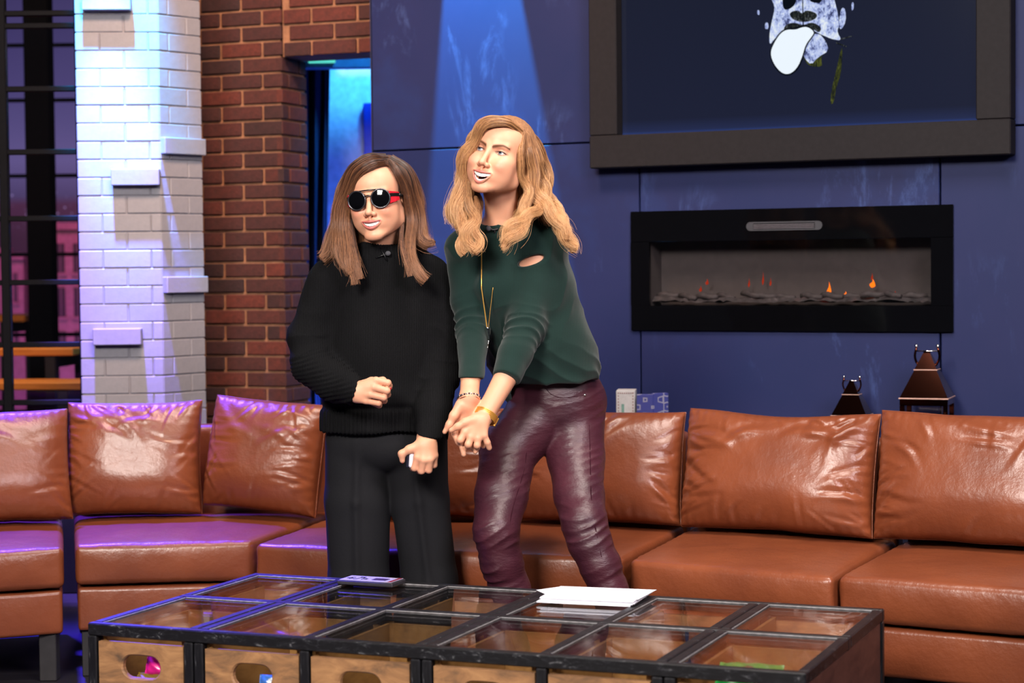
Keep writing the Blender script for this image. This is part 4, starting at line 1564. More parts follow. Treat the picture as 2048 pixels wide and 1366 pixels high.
class Field:
    def __init__(s, xs, ys, zs):
        s.ax = (xs, ys, zs)
        s.D = np.full((len(xs), len(ys), len(zs)), 1.0, np.float32)

    def box(s, lo, hi):
        sl = []
        for a, l, h in zip(s.ax, lo, hi):
            i = max(int(np.searchsorted(a, l)) - 1, 0)
            j = min(int(np.searchsorted(a, h)) + 1, len(a))
            if j <= i:
                return None, None
            sl.append(slice(i, j))
        sl = tuple(sl)
        return sl, [s.ax[0][sl[0]][:, None, None], s.ax[1][sl[1]][None, :, None], s.ax[2][sl[2]][None, None, :]]

    def op(s, fn, lo, hi, k, sub=False):
        sl, P = s.box(np.asarray(lo) - k - 0.012, np.asarray(hi) + k + 0.012)
        if sl is None:
            return
        d = fn(*P)
        if sub:
            s.D[sl] = -smin(-s.D[sl], d, k)
        else:
            s.D[sl] = smin(s.D[sl], d, k)

    def cone(s, a, b, ra, rb, k=0.02, flat=None, sub=False):
        """rounded cone; flat=(direction, factor) squeezes its thickness along a direction"""
        a, b = np.asarray(a, float), np.asarray(b, float)
        ab = b - a
        L2 = float(ab @ ab) + 1e-12
        if flat is not None:
            n, fk = np.asarray(flat[0], float), flat[1]
            n = n / np.linalg.norm(n)

        def fn(X, Y, Z):
            x, y, z = X - a[0], Y - a[1], Z - a[2]
            t = np.clip((x * ab[0] + y * ab[1] + z * ab[2]) / L2, 0, 1)
            x, y, z = x - t * ab[0], y - t * ab[1], z - t * ab[2]
            if flat is not None:
                q = (x * n[0] + y * n[1] + z * n[2]) * (fk - 1.0)
                x, y, z = x + q * n[0], y + q * n[1], z + q * n[2]
            d = np.sqrt(x * x + y * y + z * z) - (ra + t * (rb - ra))
            return (d / (fk ** 0.5) if flat is not None else d).astype(np.float32)
        r = max(ra, rb)
        s.op(fn, np.minimum(a, b) - r, np.maximum(a, b) + r, k, sub)

    def chain(s, pts, rad, k=0.02, flat=None):
        for i in range(len(pts) - 1):
            s.cone(pts[i], pts[i + 1], rad[i], rad[i + 1], k, flat)

    def ell(s, c, r, M=None, k=0.02, sub=False):
        c = np.asarray(c, float)
        r = np.asarray(r, float)
        M = np.eye(3) if M is None else M

        def fn(X, Y, Z):
            x, y, z = X - c[0], Y - c[1], Z - c[2]
            u = [(x * M[0, i] + y * M[1, i] + z * M[2, i]) for i in range(3)]
            k0 = np.sqrt(sum((u[i] / r[i]) ** 2 for i in range(3)))
            k1 = np.sqrt(sum((u[i] / r[i] ** 2) ** 2 for i in range(3))) + 1e-9
            return (k0 * (k0 - 1.0) / k1).astype(np.float32)
        R = r.max()
        s.op(fn, c - R, c + R, k, sub)

    def half(s, p, n, lo, hi, k=0.003):
        """cut away the side of the plane that n points to, within a box"""
        p, n = np.asarray(p, float), np.asarray(n, float)
        n = n / np.linalg.norm(n)
        sl, P = s.box(lo, hi)
        if sl is None:
            return
        d = ((P[0] - p[0]) * n[0] + (P[1] - p[1]) * n[1] + (P[2] - p[2]) * n[2]).astype(np.float32)
        s.D[sl] = -smin(-s.D[sl], -d, k)

    def mesh(s):
        """naive surface nets on the (possibly uneven) grid"""
        D = s.D
        ins = D < 0
        idx = np.nonzero(ins)
        lo = [max(int(i.min()) - 2, 0) for i in idx]
        hi = [int(i.max()) + 3 for i in idx]
        sl = tuple(slice(a, b) for a, b in zip(lo, hi))
        D, ins = D[sl], ins[sl]
        ax = [a[c] for a, c in zip(s.ax, sl)]
        nx, ny, nz = D.shape
        c = np.zeros((nx - 1, ny - 1, nz - 1), np.uint8)
        for i in (0, 1):
            for j in (0, 1):
                for k in (0, 1):
                    c += ins[i:nx - 1 + i, j:ny - 1 + j, k:nz - 1 + k]
        act = (c > 0) & (c < 8)
        cells = np.argwhere(act)
        ids = np.full(act.shape, -1, np.int32)
        ids[act] = np.arange(len(cells), dtype=np.int32)
        pos = np.zeros((len(cells), 3))
        cnt = np.zeros(len(cells))
        cor = [(i, j, k) for i in (0, 1) for j in (0, 1) for k in (0, 1)]
        for a in cor:
            for axn in range(3):
                if a[axn]:
                    continue
                b = list(a); b[axn] = 1
                ia, ib = cells + np.array(a), cells + np.array(b)
                da = D[ia[:, 0], ia[:, 1], ia[:, 2]].astype(float)
                db = D[ib[:, 0], ib[:, 1], ib[:, 2]].astype(float)
                m = (da < 0) != (db < 0)
                t = np.where(m, da / np.where(m, da - db, 1.0), 0.0)
                pa = np.stack([ax[q][ia[:, q]] for q in range(3)], 1).astype(float)
                pb = np.stack([ax[q][ib[:, q]] for q in range(3)], 1).astype(float)
                pos += np.where(m[:, None], pa + t[:, None] * (pb - pa), 0)
                cnt += m
        V = pos / np.maximum(cnt, 1)[:, None]
        quads = []
        for axn in range(3):
            a1, a2 = (axn + 1) % 3, (axn + 2) % 3
            s0 = [slice(None)] * 3; s1 = [slice(None)] * 3
            s0[axn], s1[axn] = slice(0, -1), slice(1, None)
            for q in (a1, a2):
                s0[q] = s1[q] = slice(1, -1)
            A, B = ins[tuple(s0)], ins[tuple(s1)]
            df = A != B
            e = np.argwhere(df)
            sgn = A[df]
            off = np.zeros(3, int); off[a1] = off[a2] = 1
            e = e + off

            def cid(d1, d2):
                p = e.copy(); p[:, a1] += d1; p[:, a2] += d2
                return ids[p[:, 0], p[:, 1], p[:, 2]]
            qd = np.stack([cid(-1, -1), cid(0, -1), cid(0, 0), cid(-1, 0)], 1)
            qd[~sgn] = qd[~sgn][:, ::-1]
            quads.append(qd)
        F = np.concatenate(quads)
        F = F[(F >= 0).all(1)]
        return V, F


def vnormals(V, F):
    n = np.cross(V[F[:, 2]] - V[F[:, 0]], V[F[:, 3]] - V[F[:, 1]])
    N = np.zeros_like(V)
    for k in range(4):
        for q in range(3):
            N[:, q] += np.bincount(F[:, k], weights=n[:, q], minlength=len(V))
    return N / (np.linalg.norm(N, axis=1, keepdims=True) + 1e-12)


def relax(V, F, it=1, f=0.5):
    for _ in range(it):
        S = np.zeros_like(V); c = np.zeros(len(V))
        for k in range(4):
            for d in (1, 3):
                j = F[:, (k + d) % 4]
                for q in range(3):
                    S[:, q] += np.bincount(F[:, k], weights=V[j, q], minlength=len(V))
                c += np.bincount(F[:, k], minlength=len(V))
        V = V + f * (S / np.maximum(c, 1)[:, None] - V)
    return V


def polyparam(P, pts):
    """arc length and distance of points P to a polyline, plus the unit tangent"""
    best = np.full(len(P), 1e9); sv = np.zeros(len(P)); acc = 0.0
    for a, b in zip(pts[:-1], pts[1:]):
        a, b = np.asarray(a, float), np.asarray(b, float)
        ab = b - a
        L = np.linalg.norm(ab)
        t = np.clip(((P - a) @ ab) / L ** 2, 0, 1)
        d = np.linalg.norm(P - a - t[:, None] * ab, axis=1)
        m = d < best
        best[m] = d[m]; sv[m] = acc + t[m] * L
        acc += L
    return sv, best


def fold(x):
    return (1 - np.abs(2 * (x - np.floor(x)) - 1)) ** 2.0


class Frame:
    """head frame: local X to the person's right, Y forward, Z up"""
    def __init__(s, eye, yaw, pitch, roll, sc):
        y, p, r = (math.radians(a) for a in (yaw, pitch, roll))
        F = np.array([-math.sin(y) * math.cos(p), -math.cos(y) * math.cos(p), math.sin(p)])
        R0 = np.array([-math.cos(y), math.sin(y), 0.0])
        U0 = np.cross(R0, F)
        U = U0 * math.cos(r) - R0 * math.sin(r)
        R = R0 * math.cos(r) + U0 * math.sin(r)
        s.M = np.stack([R, F, U], 1)
        s.s = sc
        s.o = np.asarray(eye, float) - F * 0.078 * sc

    def w(s, x, y, z):
        return s.o + s.M @ (np.array([x, y, z]) * s.s)

    def loc(s, P):
        return ((P - s.o) @ s.M) / s.s


def mouth_curves(open_):
    """upper and lower edge of the open smile: z as functions of |x| (local)"""
    hw = 0.0265
    def zu(x):
        return -0.0650 - 0.0005 + 0.0042 * (np.abs(x) / hw) ** 2
    def zl(x):
        return -0.0650 - open_ + (open_ + 0.0037) * (np.abs(x) / hw) ** 2.2
    def yf(x):
        return 0.0995 - 13.5 * x * x
    return hw, zu, zl, yf


def add_head(S, fr, open_, eyes=True, ears=True):
    s = fr.s
    W, M = fr.w, fr.M

    def E(c, r, k, sub=False):
        S.ell(W(*c), np.array(r) * s, M, k * s, sub)

    def C(a, b, ra, rb, k, sub=False):
        S.cone(W(*a), W(*b), ra * s, rb * s, k * s, None, sub)
    E((0, -0.010, 0.036), (0.071, 0.091, 0.073), 0.01)
    E((0, 0.030, -0.028), (0.0605, 0.0575, 0.073), 0.03)
    E((0, 0.034, 0.045), (0.060, 0.052, 0.044), 0.03)
    for g in (-1, 1):
        C((g * 0.050, 0.004, -0.060), (g * 0.014, 0.075, -0.0985), 0.0175, 0.0140, 0.022)
        C((g * 0.058, 0.004, -0.030), (g * 0.050, 0.006, -0.062), 0.014, 0.014, 0.02)
    E((0, 0.0815, -0.1000), (0.0165, 0.0125, 0.0125), 0.014)
    for g in (-1, 1):
        E((g * 0.0455, 0.056, -0.020), (0.018, 0.020, 0.014), 0.020)
        E((g * 0.0345, 0.0775, -0.0360), (0.0165, 0.0130, 0.0135), 0.014)
        C((g * 0.010, 0.0835, 0.0175), (g * 0.042, 0.0715, 0.0200), 0.0065, 0.005, 0.012)
    E((0, 0.076, -0.066), (0.031, 0.021, 0.022), 0.014)
    for g in (-1, 1):
        E((g * 0.0315, 0.0905, 0.001), (0.0165, 0.0145, 0.0100), 0.011, True)
        C((g * 0.0175, 0.1015, -0.043), (g * 0.0345, 0.0860, -0.068), 0.0012, 0.0012, 0.0055, True)
        E((g * 0.040, 0.050, -0.050), (0.021, 0.022, 0.026), 0.03)
    # nose
    C((0, 0.0845, 0.008), (0, 0.1045, -0.034), 0.0062, 0.0082, 0.011)
    E((0, 0.1080, -0.0385), (0.0092, 0.0085, 0.0080), 0.006)
    for g in (-1, 1):
        E((g * 0.0120, 0.0975, -0.0425), (0.0068, 0.0088, 0.0066), 0.006)
        E((g * 0.0062, 0.1035, -0.0485), (0.0034, 0.0048, 0.0032), 0.0025, True)
    C((0, 0.100, -0.048), (0, 0.0985, -0.058), 0.0035, 0.0035, 0.006)
    # eyes: lids as thin caps over the eyeball with an almond opening
    for g in (-1, 1):
        E((g * 0.0315, 0.0665, 0.0), (0.0143, 0.0143, 0.0132), 0.0045)
        if eyes:
            E((g * 0.0318, 0.0850, -0.0006), (0.0128, 0.0130, 0.0046), 0.0016, True)
            C((g * 0.020, 0.0840, 0.0072), (g * 0.044, 0.0755, 0.0068), 0.0007, 0.0007, 0.0030, True)
    # mouth
    hw, zu, zl, yf = mouth_curves(open_)
    xs = np.linspace(-hw, hw, 13)
    n = len(xs)
    for i in range(n - 1):
        a, b = xs[i], xs[i + 1]
        def lip(x, up):
            e = 1 - abs(x) / hw * 0.62
            if up:
                bow = 0.0012 * math.cos(x / 0.0062 * math.pi * 0.5) if abs(x) < 0.0124 else 0.0
                return (x, yf(x) - 0.0005, zu(x) + 0.0026 * e - bow * 0.5), 0.0034 * e
            return (x, yf(x) - 0.0020, zl(x) - 0.0034 * e), 0.0046 * e
        (pa, ra), (pb, rb) = lip(a, True), lip(b, True)
        C(pa, pb, ra, rb, 0.004)
        (pa, ra), (pb, rb) = lip(a, False), lip(b, False)
        C(pa, pb, ra, rb, 0.004)

    def cav(X, Y, Z):
        x, y, z = X - fr.o[0], Y - fr.o[1], Z - fr.o[2]
        u = [(x * M[0, i] + y * M[1, i] + z * M[2, i]) / s for i in range(3)]
        d = np.maximum(np.maximum(u[2] - zu(u[0]), zl(u[0]) - u[2]) * 0.9, np.abs(u[0]) - hw * 0.985)
        d = np.maximum(d, 0.080 - 13.5 * u[0] ** 2 - u[1])
        return (d * s).astype(np.float32)
    c = W(0, 0.095, -0.066)
    S.op(cav, c - 0.04 * s, c + 0.04 * s, 0.0012, True)
    if ears:
        for g in (-1, 1):
            E((g * 0.0715, -0.012, -0.004), (0.0062, 0.017, 0.029), 0.005)
            E((g * 0.0700, -0.004, -0.030), (0.0055, 0.0085, 0.0100), 0.005)
            E((g * 0.0775, -0.010, 0.000), (0.0045, 0.010, 0.017), 0.004, True)


SKIN_BASE = np.array(lin(216, 157, 126)[:3])


def skin_cols(V, fr, open_, base, lip, brow, eyes=True, brow_w=1.0):
    """make-up and natural colour of the skin: lips, brows, lash lines, blush"""
    L = fr.loc(V)
    c = np.tile(base, (len(V), 1))
    x, y, z = L[:, 0], L[:, 1], L[:, 2]
    face = (y > 0.03) & (np.abs(x) < 0.075) & (z > -0.13) & (z < 0.10)
    def mixin(w, col):
        w = np.clip(w, 0, 1)[:, None]
        c[:] = c * (1 - w) + np.asarray(col)[None, :3] * w
    blush = np.exp(-(((np.abs(x) - 0.043) / 0.017) ** 2 + ((z + 0.030) / 0.018) ** 2)) * face
    mixin(0.50 * blush, lin(206, 118, 98))
    hw, zu, zl, yf = mouth_curves(open_)
    e = 1 - np.clip(np.abs(x) / hw, 0, 1) * 0.62
    inl = (np.abs(x) < hw * 1.04) & face & (y > 0.078)
    du = np.abs(z - (zu(x) + 0.0030 * e)) / (0.0046 * e)
    dl = np.abs(z - (zl(x) - 0.0036 * e)) / (0.0056 * e)
    w = np.clip((1.15 - np.minimum(du, dl)) / 0.25, 0, 1) * inl
    mixin(w * 0.85, lip)
    cav = inl & (z < zu(x) - 0.0004) & (z > zl(x) + 0.0004) & (y < yf(x) - 0.0035)
    mixin(cav.astype(float), lin(70, 22, 24))
    # brows
    bx = np.abs(x)
    t = np.clip((bx - 0.010) / 0.040, 0, 1)
    bz = 0.0108 + 0.0100 * np.sin(np.clip(t, 0, 1) * math.pi * 0.62) - 0.0035 * np.clip(t - 0.65, 0, 1) / 0.35
    bw = (0.0040 - 0.0022 * t) * brow_w
    w = np.clip(1.3 - np.abs(z - bz) / bw, 0, 1) * (bx > 0.009) * (bx < 0.051) * face
    mixin(w * 0.95, brow)
    if eyes:
        ex, ez = (bx - 0.0318) / 0.0128, (z + 0.0006) / 0.0046
        q = np.sqrt(ex ** 2 + ez ** 2)
        lash = np.clip(1 - np.abs(q - 1.05) / np.where(ez > 0, 0.55, 0.26), 0, 1) * face * (y > 0.05)
        mixin(lash * np.where(ez > 0, 0.95, 0.55), lin(46, 28, 24))
        shadow = np.clip(1 - np.abs(np.sqrt((ex * 0.9) ** 2 + ((z - 0.004) / 0.0095) ** 2) - 0.75) / 0.45, 0, 1) * face * (z > 0) * (y > 0.05)
        mixin(shadow * 0.45, lin(134, 84, 70))
    return c


def skin_mat():
    t = NT('skin')
    at_ = t.n('ShaderNodeAttribute')
    at_.attribute_name = 'Col'
    t.base(at_.outputs['Color'])
    t.set(Roughness=0.46)
    t.b.inputs['Specular IOR Level'].default_value = 0.35
    t.b.inputs['Subsurface Weight'].default_value = 0.12
    t.b.inputs['Subsurface Radius'].default_value = (1.0, 0.35, 0.2)
    t.b.inputs['Subsurface Scale'].default_value = 0.006
    t.bump(t.noise(t.coord(), 420, 2), 0.04, 0.001)
    return t.m


SKIN = skin_mat()
TEETH = plain('teeth_white', lin(232, 228, 222), 0.25, spec=0.5, var=0.02)
EYEW = plain('eye_white', lin(196, 188, 186), 0.15, var=0.02)
IRIS = plain('grey_blue_iris', lin(84, 96, 110), 0.15)
LASH = plain('dark_lashes', lin(30, 20, 18), 0.6)
PUPIL = plain('pupil', lin(8, 8, 10), 0.1)


def local_mesh(fr, b):
    b.V = [tuple(fr.w(*v)) for v in b.V]
    return b


def add_teeth(fr, open_, parent, lower=False):
    hw, zu, zl, yf = mouth_curves(open_)
    b = MB()
    edges = np.cumsum([0.0082, 0.0066, 0.0068, 0.0058, 0.0050])
    edges = np.concatenate([-edges[::-1], [0.0], edges])

    def arch(zt, zb_, inset_, half, groove):
        nx_, nz_ = 90, 5
        V, F = [], []
        for i in range(nx_ + 1):
            x = -half + 2 * half * i / nx_
            gd = np.min(np.abs(edges - x))
            gr = groove * math.exp(-(gd / 0.00055) ** 2)
            t_, bt = zt(x), zb_(x)
            bt = bt + 0.0007 * math.exp(-(gd / 0.0009) ** 2)
            for j in range(nz_ + 1):
                v = j / nz_
                V.append((x, yf(x) - inset_ - gr - 0.0012 * (v - 0.45) ** 2, t_ + (bt - t_) * v))
            V.append((x, yf(x) - inset_ - 0.004, bt))
        w = nz_ + 2
        for i in range(nx_):
            for j in range(w - 1):
                a_ = i * w + j
                F.append((a_, a_ + 1, a_ + w + 1, a_ + w))
        b.add(V, F)
    arch(lambda x: zu(x) + 0.0022, lambda x: max(zu(x) - 0.0096 + 9.0 * x * x, zl(x) + 0.0006), 0.0042, hw * 0.93, 0.0009)
    if lower:
        arch(lambda x: zl(x) + 0.0042 - 2.0 * x * x, lambda x: zl(x) - 0.0015, 0.0066, hw * 0.74, 0.0007)
    local_mesh(fr, b).build('teeth', TEETH, parent, False)


def add_eye(fr, g, look, parent):
    """eyeball with iris and pupil turned towards look (local direction)"""
    c = np.array([g * 0.0315, 0.0665, 0.0])
    r = 0.0125
    b = MB()
    b.ball(c, r, 24, 16)
    eye = local_mesh(fr, b).build('eye', EYEW, parent, True)
    d = np.array(look, float); d /= np.linalg.norm(d)
    a = np.cross(d, Z3); a /= np.linalg.norm(a)
    u = np.cross(a, d)
    for nm, rr, lift, m in (('iris', 0.0060, 1.004, IRIS), ('pupil', 0.0027, 1.012, PUPIL)):
        V = [c + d * r * lift]
        n = 20
        for ring in (0.5, 1.0):
            ro = rr * ring
            dep = math.sqrt(max(r * r - ro * ro, 0)) * lift
            for k in range(n):
                q = 2 * math.pi * k / n
                V.append(c + d * dep + a * ro * math.cos(q) + u * ro * math.sin(q))
        F = [(0, 1 + k, 1 + (k + 1) % n) for k in range(n)] + [(1 + k, 1 + n + k, 1 + n + (k + 1) % n, 1 + (k + 1) % n) for k in range(n)]
        bb = MB()
        bb.add(V, F)
        local_mesh(fr, bb).build(nm, m, eye, True)
    for nm, q0, q1, rr, m_, lift in (('upper_lashes', -6, 172, 0.00085, LASH, 0.0008), ('lower_lashes', 196, 330, 0.0004, LASH, 0.0004)):
        bb = MB()
        pts = []
        for q in np.radians(np.linspace(q0, q1, 17)):
            ex_, ez_ = 0.0128 * math.cos(q) * 1.02, 0.0046 * math.sin(q) * 1.05
            x_ = 0.0318 + ex_
            z_ = -0.0006 + ez_
            d2 = max(0.0143 ** 2 - (x_ - 0.0315) ** 2 - (z_ * 1.083) ** 2, 0.0)
            pts.append((g * x_, 0.0665 + math.sqrt(d2) + lift, z_))
        k_ = len(pts)
        bb.tube(pts, [rr * (0.55 + 0.65 * math.sin(math.pi * min(1, (i + 3) / k_))) for i in range(k_)], 6)
        local_mesh(fr, bb).build(nm, m_, parent, True)
    return eye


# ------------------------------------------------------------------ hair: a shaped mass plus combed strands
def hair_mat(name, root, mid, tip, rough=0.38):
    t = NT(name)
    hi = t.n('ShaderNodeHairInfo')
    rnd = t.n('ShaderNodeMath', operation='MULTIPLY_ADD')
    rnd.inputs[1].default_value = 0.9
    rnd.inputs[2].default_value = -0.45
    t.l(hi.outputs['Random'], rnd.inputs[0])
    ad = t.n('ShaderNodeMath', operation='ADD')
    t.l(hi.outputs['Intercept'], ad.inputs[0])
    t.l(rnd.outputs[0], ad.inputs[1])
    c = t.ramp(ad.outputs[0], [(0.0, root), (0.4, mid), (0.95, tip)])
    t.base(c)
    t.set(Roughness=rough)
    t.b.inputs['Specular IOR Level'].default_value = 0.6
    return t.m


def hair_mass_mat(name, c0, c1):
    t = NT(name)
    f = t.noise(t.coord((6, 6, 1.0)), 40, 6, 0.7)
    t.base(t.ramp(f, [(0.35, c0), (0.65, c1)]))
    t.set(Roughness=0.55)
    t.bump(f, 0.7, 0.01)
    return t.m


def spline(pts, n):
    """Catmull-Rom through points (m, d) resampled to n"""
    P = np.asarray(pts, float)
    Q = np.vstack([2 * P[0] - P[1], P, 2 * P[-1] - P[-2]])
    t = np.linspace(0, len(P) - 1 - 1e-6, n)
    i = t.astype(int)
    f = (t - i)[:, None]
    p0, p1, p2, p3 = Q[i], Q[i + 1], Q[i + 2], Q[i + 3]
    return 0.5 * (2 * p1 + (p2 - p0) * f + (2 * p0 - 5 * p1 + 4 * p2 - p3) * f ** 2 + (3 * p1 - p0 - 3 * p2 + p3) * f ** 3)


def make_hair(name, guides, fr, parent, mmat, smat, hy, cap, wave=0.0, wlen=0.09, per=150, seed=5, tuck=0.9, strand_r=0.00034):
    """guides: lists of (px, py, dY, radius); cap: (ellipsoids to add, ellipsoids to cut) in head coordinates"""
    rg = np.random.default_rng(seed)
    npt = 26
    G = []
    for g in guides:
        p = np.array([np.append(at(a, b, hy + c), r) for a, b, c, r in g])
        G.append(spline(p, npt))
    if wave:                                   # S-waves of whole locks: mass and strands follow them
        for g in G:
            tang = np.gradient(g[:, :3], axis=0)
            tang /= np.linalg.norm(tang, axis=1, keepdims=True)
            u = np.cross(tang, np.array([0.2, -0.95, 0.1])); u /= np.linalg.norm(u, axis=1, keepdims=True) + 1e-9
            w = np.cross(u, tang)
            arc = np.concatenate([[0], np.cumsum(np.linalg.norm(np.diff(g[:, :3], axis=0), axis=1))])
            env = np.clip((arc - 0.07) / 0.10, 0, 1) * wave
            ph = rg.uniform(0, 6.28)
            wl = wlen * rg.uniform(0.85, 1.15)
            g[:, :3] += u * (env * np.sin(arc / wl * 2 * math.pi + ph))[:, None] + w * (0.6 * env * np.cos(arc / wl * 2 * math.pi + ph))[:, None]
    allp = np.concatenate([g[:, :3] for g in G])
    lo, hi = np.minimum(allp.min(0), fr.o - 0.13) - 0.03, np.maximum(allp.max(0), fr.o + 0.13) + 0.03
    st = 0.0032
    S = Field(*[np.arange(l, h, st, dtype=np.float32) for l, h in zip(lo, hi)])
    for c, r in cap[0]:
        S.ell(fr.w(*c), np.array(r) * fr.s, fr.M, 0.012)
    for c, r in cap[1]:
        S.ell(fr.w(*c), np.array(r) * fr.s, fr.M, 0.006, True)
    for g in G:
        for i in range(0, npt - 2, 1):
            j = i + 1
            k0, k1 = max(g[i, 3] * tuck, 0.002), max(g[j, 3] * tuck, 0.002)
            S.cone(g[i, :3], g[j, :3], k0 * 0.86, k1 * 0.86, 0.010)
    V, F = S.mesh()
    V = relax(V, F, 2, 0.5)
    N = vnormals(V, F)
    V = V + N * (0.0012 * vnoise(V * [1, 1, 0.25], 160, seed))[:, None]
    h = mk(name, V, F, mmat, parent, True)
    # strands
    pos, rad = [], []
    for g in G:
        m = int(per * max(0.25, np.mean(g[:, 3]) / 0.017))
        tang = np.gradient(g[:, :3], axis=0)
        tang /= np.linalg.norm(tang, axis=1, keepdims=True)
        ref = np.array([0.2, -0.95, 0.1])
        u = np.cross(tang, ref); u /= np.linalg.norm(u, axis=1, keepdims=True) + 1e-9
        w = np.cross(u, tang)
        ph0 = rg.uniform(0, 6.28)
        arc = np.concatenate([[0], np.cumsum(np.linalg.norm(np.diff(g[:, :3], axis=0), axis=1))])
        for _ in range(m):
            a = rg.uniform(0, 2 * math.pi)
            q = math.sqrt(rg.uniform(0.45, 1.12))
            da, db = q * math.cos(a), q * math.sin(a)
            da2, db2 = da + rg.normal(0, 0.25), db + rg.normal(0, 0.25)
            tt = np.linspace(0, 1, npt)
            r = g[:, 3]
            fly = rg.normal(0, 1, 2) * 0.0045 * (1 if rg.random() < 0.85 else 2.8)
            ox = (da + (da2 - da) * tt) * r + fly[0] * tt ** 2
            oy = (db + (db2 - db) * tt) * r + fly[1] * tt ** 2
            if wave:
                wave_ = wave * 0.35
                phs = ph0 + rg.normal(0, 0.5)
                env = np.clip((arc - 0.08) / 0.12, 0, 1) * wave_
                ox = ox + env * np.sin(arc / wlen * 2 * math.pi + phs)
                oy = oy + env * 0.7 * np.cos(arc / wlen * 2 * math.pi + phs)
            P = g[:, :3] + u * ox[:, None] + w * oy[:, None]
            cut = 1.0 - 0.30 * rg.random() ** 2
            P = spline(P[:max(6, int(npt * cut))], 18)
            pos.append(P)
            rad.append(strand_r * np.linspace(1.0, 0.35, 18) ** 0.8)
    hc = bpy.data.hair_curves.new(name + '_strands')
    hc.add_curves([18] * len(pos))
    A = np.concatenate(pos)
    oh = ORIG[h.name]
    hc.attributes['position'].data.foreach_set('vector', (A - oh).astype(np.float32).ravel())
    ra = hc.attributes.get('radius') or hc.attributes.new('radius', 'FLOAT', 'POINT')
    ra.data.foreach_set('value', np.concatenate(rad).astype(np.float32))
    hc.materials.append(smat)
    o = bpy.data.objects.new('strands', hc)
    o['kind'] = 'stuff'
    link(o, h, oh)
    return h


def bvh_of(o):
    me = o.data
    n = len(me.vertices)
    co = np.empty(n * 3, np.float32)
    me.vertices.foreach_get('co', co)
    co = co.reshape(-1, 3) + ORIG[o.name]
    polys = [tuple(p.vertices) for p in me.polygons]
    return BVHTree.FromPolygons([tuple(v) for v in co], polys)


def hit(tree, px, py, lift=0.0):
    """the point of a surface that lies behind a place in the photograph, lifted towards the viewer"""
    d = raydir(px, py)
    loc, nrm, _i, _d = tree.ray_cast(Vector(CAMP), Vector(d))
    if loc is None:
        return None
    return np.array(loc) - d * lift


def hits(tree, pts, lift):
    return np.array([p for p in (hit(tree, x, y, lift) for x, y in pts) if p is not None])


def zp(x, y, Y):     # coordinates read in an enlarged view of the hands
    return at(690 + x * 0.16113, 740 + y * 0.16113, Y)
# ------------------------------------------------------------------ shared clothes materials
BLACKKNIT = knit_mat('black_rib_knit', lin(9, 9, 10), lin(20, 20, 22), 60, 0.95, 0.4, 0.12)
GREENKNIT = knit_mat('bottle_green_knit', lin(16, 34, 31), lin(22, 44, 40), 170, 0.9, 0.12, 0.15)
BLACKWOOL = plain('charcoal_black_cloth', lin(22, 22, 25), 0.85, spec=0.2, var=0.08, nscale=200, bump=0.1)
BLACKKNIT.node_tree.nodes['Principled BSDF'].inputs['Sheen Weight'].default_value = 0.0
t = NT('maroon_coated_leather')
v = t.coord()
t.base(t.ramp(t.noise(v, 9, 4), [(0.3, lin(54, 21, 33)), (0.7, lin(68, 28, 40))]))
t.set(Roughness=0.44)
t.b.inputs['Specular IOR Level'].default_value = 0.55
t.bump(t.noise(v, 300, 3), 0.10, 0.002, t.bump(t.noise(t.coord((1, 1, 2.4)), 26, 4, 0.6), 0.16, 0.02))
MAROON = t.m
GOLD = NT('gold_metal')
GOLD.set(Metallic=0.7, Roughness=0.3)
GOLD.b.inputs['Base Color'].default_value = lin(226, 172, 84)
GOLD = GOLD.m
SILVER = CHROME
NAILRED = plain('red_nail_varnish', lin(190, 24, 40), 0.2)
FOAM = plain('grey_foam', lin(70, 70, 74), 0.95)
SHOE = plain('black_shoe_leather', lin(16, 15, 17), 0.35)
YV = np.array([0.0, 1.0, 0.0])


def set_root(o, label, cat='person'):
    return tag(o, label, cat)


def grow(S, it=1):
    V, F = S.mesh()
    V = relax(V, F, it, 0.5)
    return V, F


def rng_axis(a, b, st):
    return np.arange(a, b, st, dtype=np.float32)


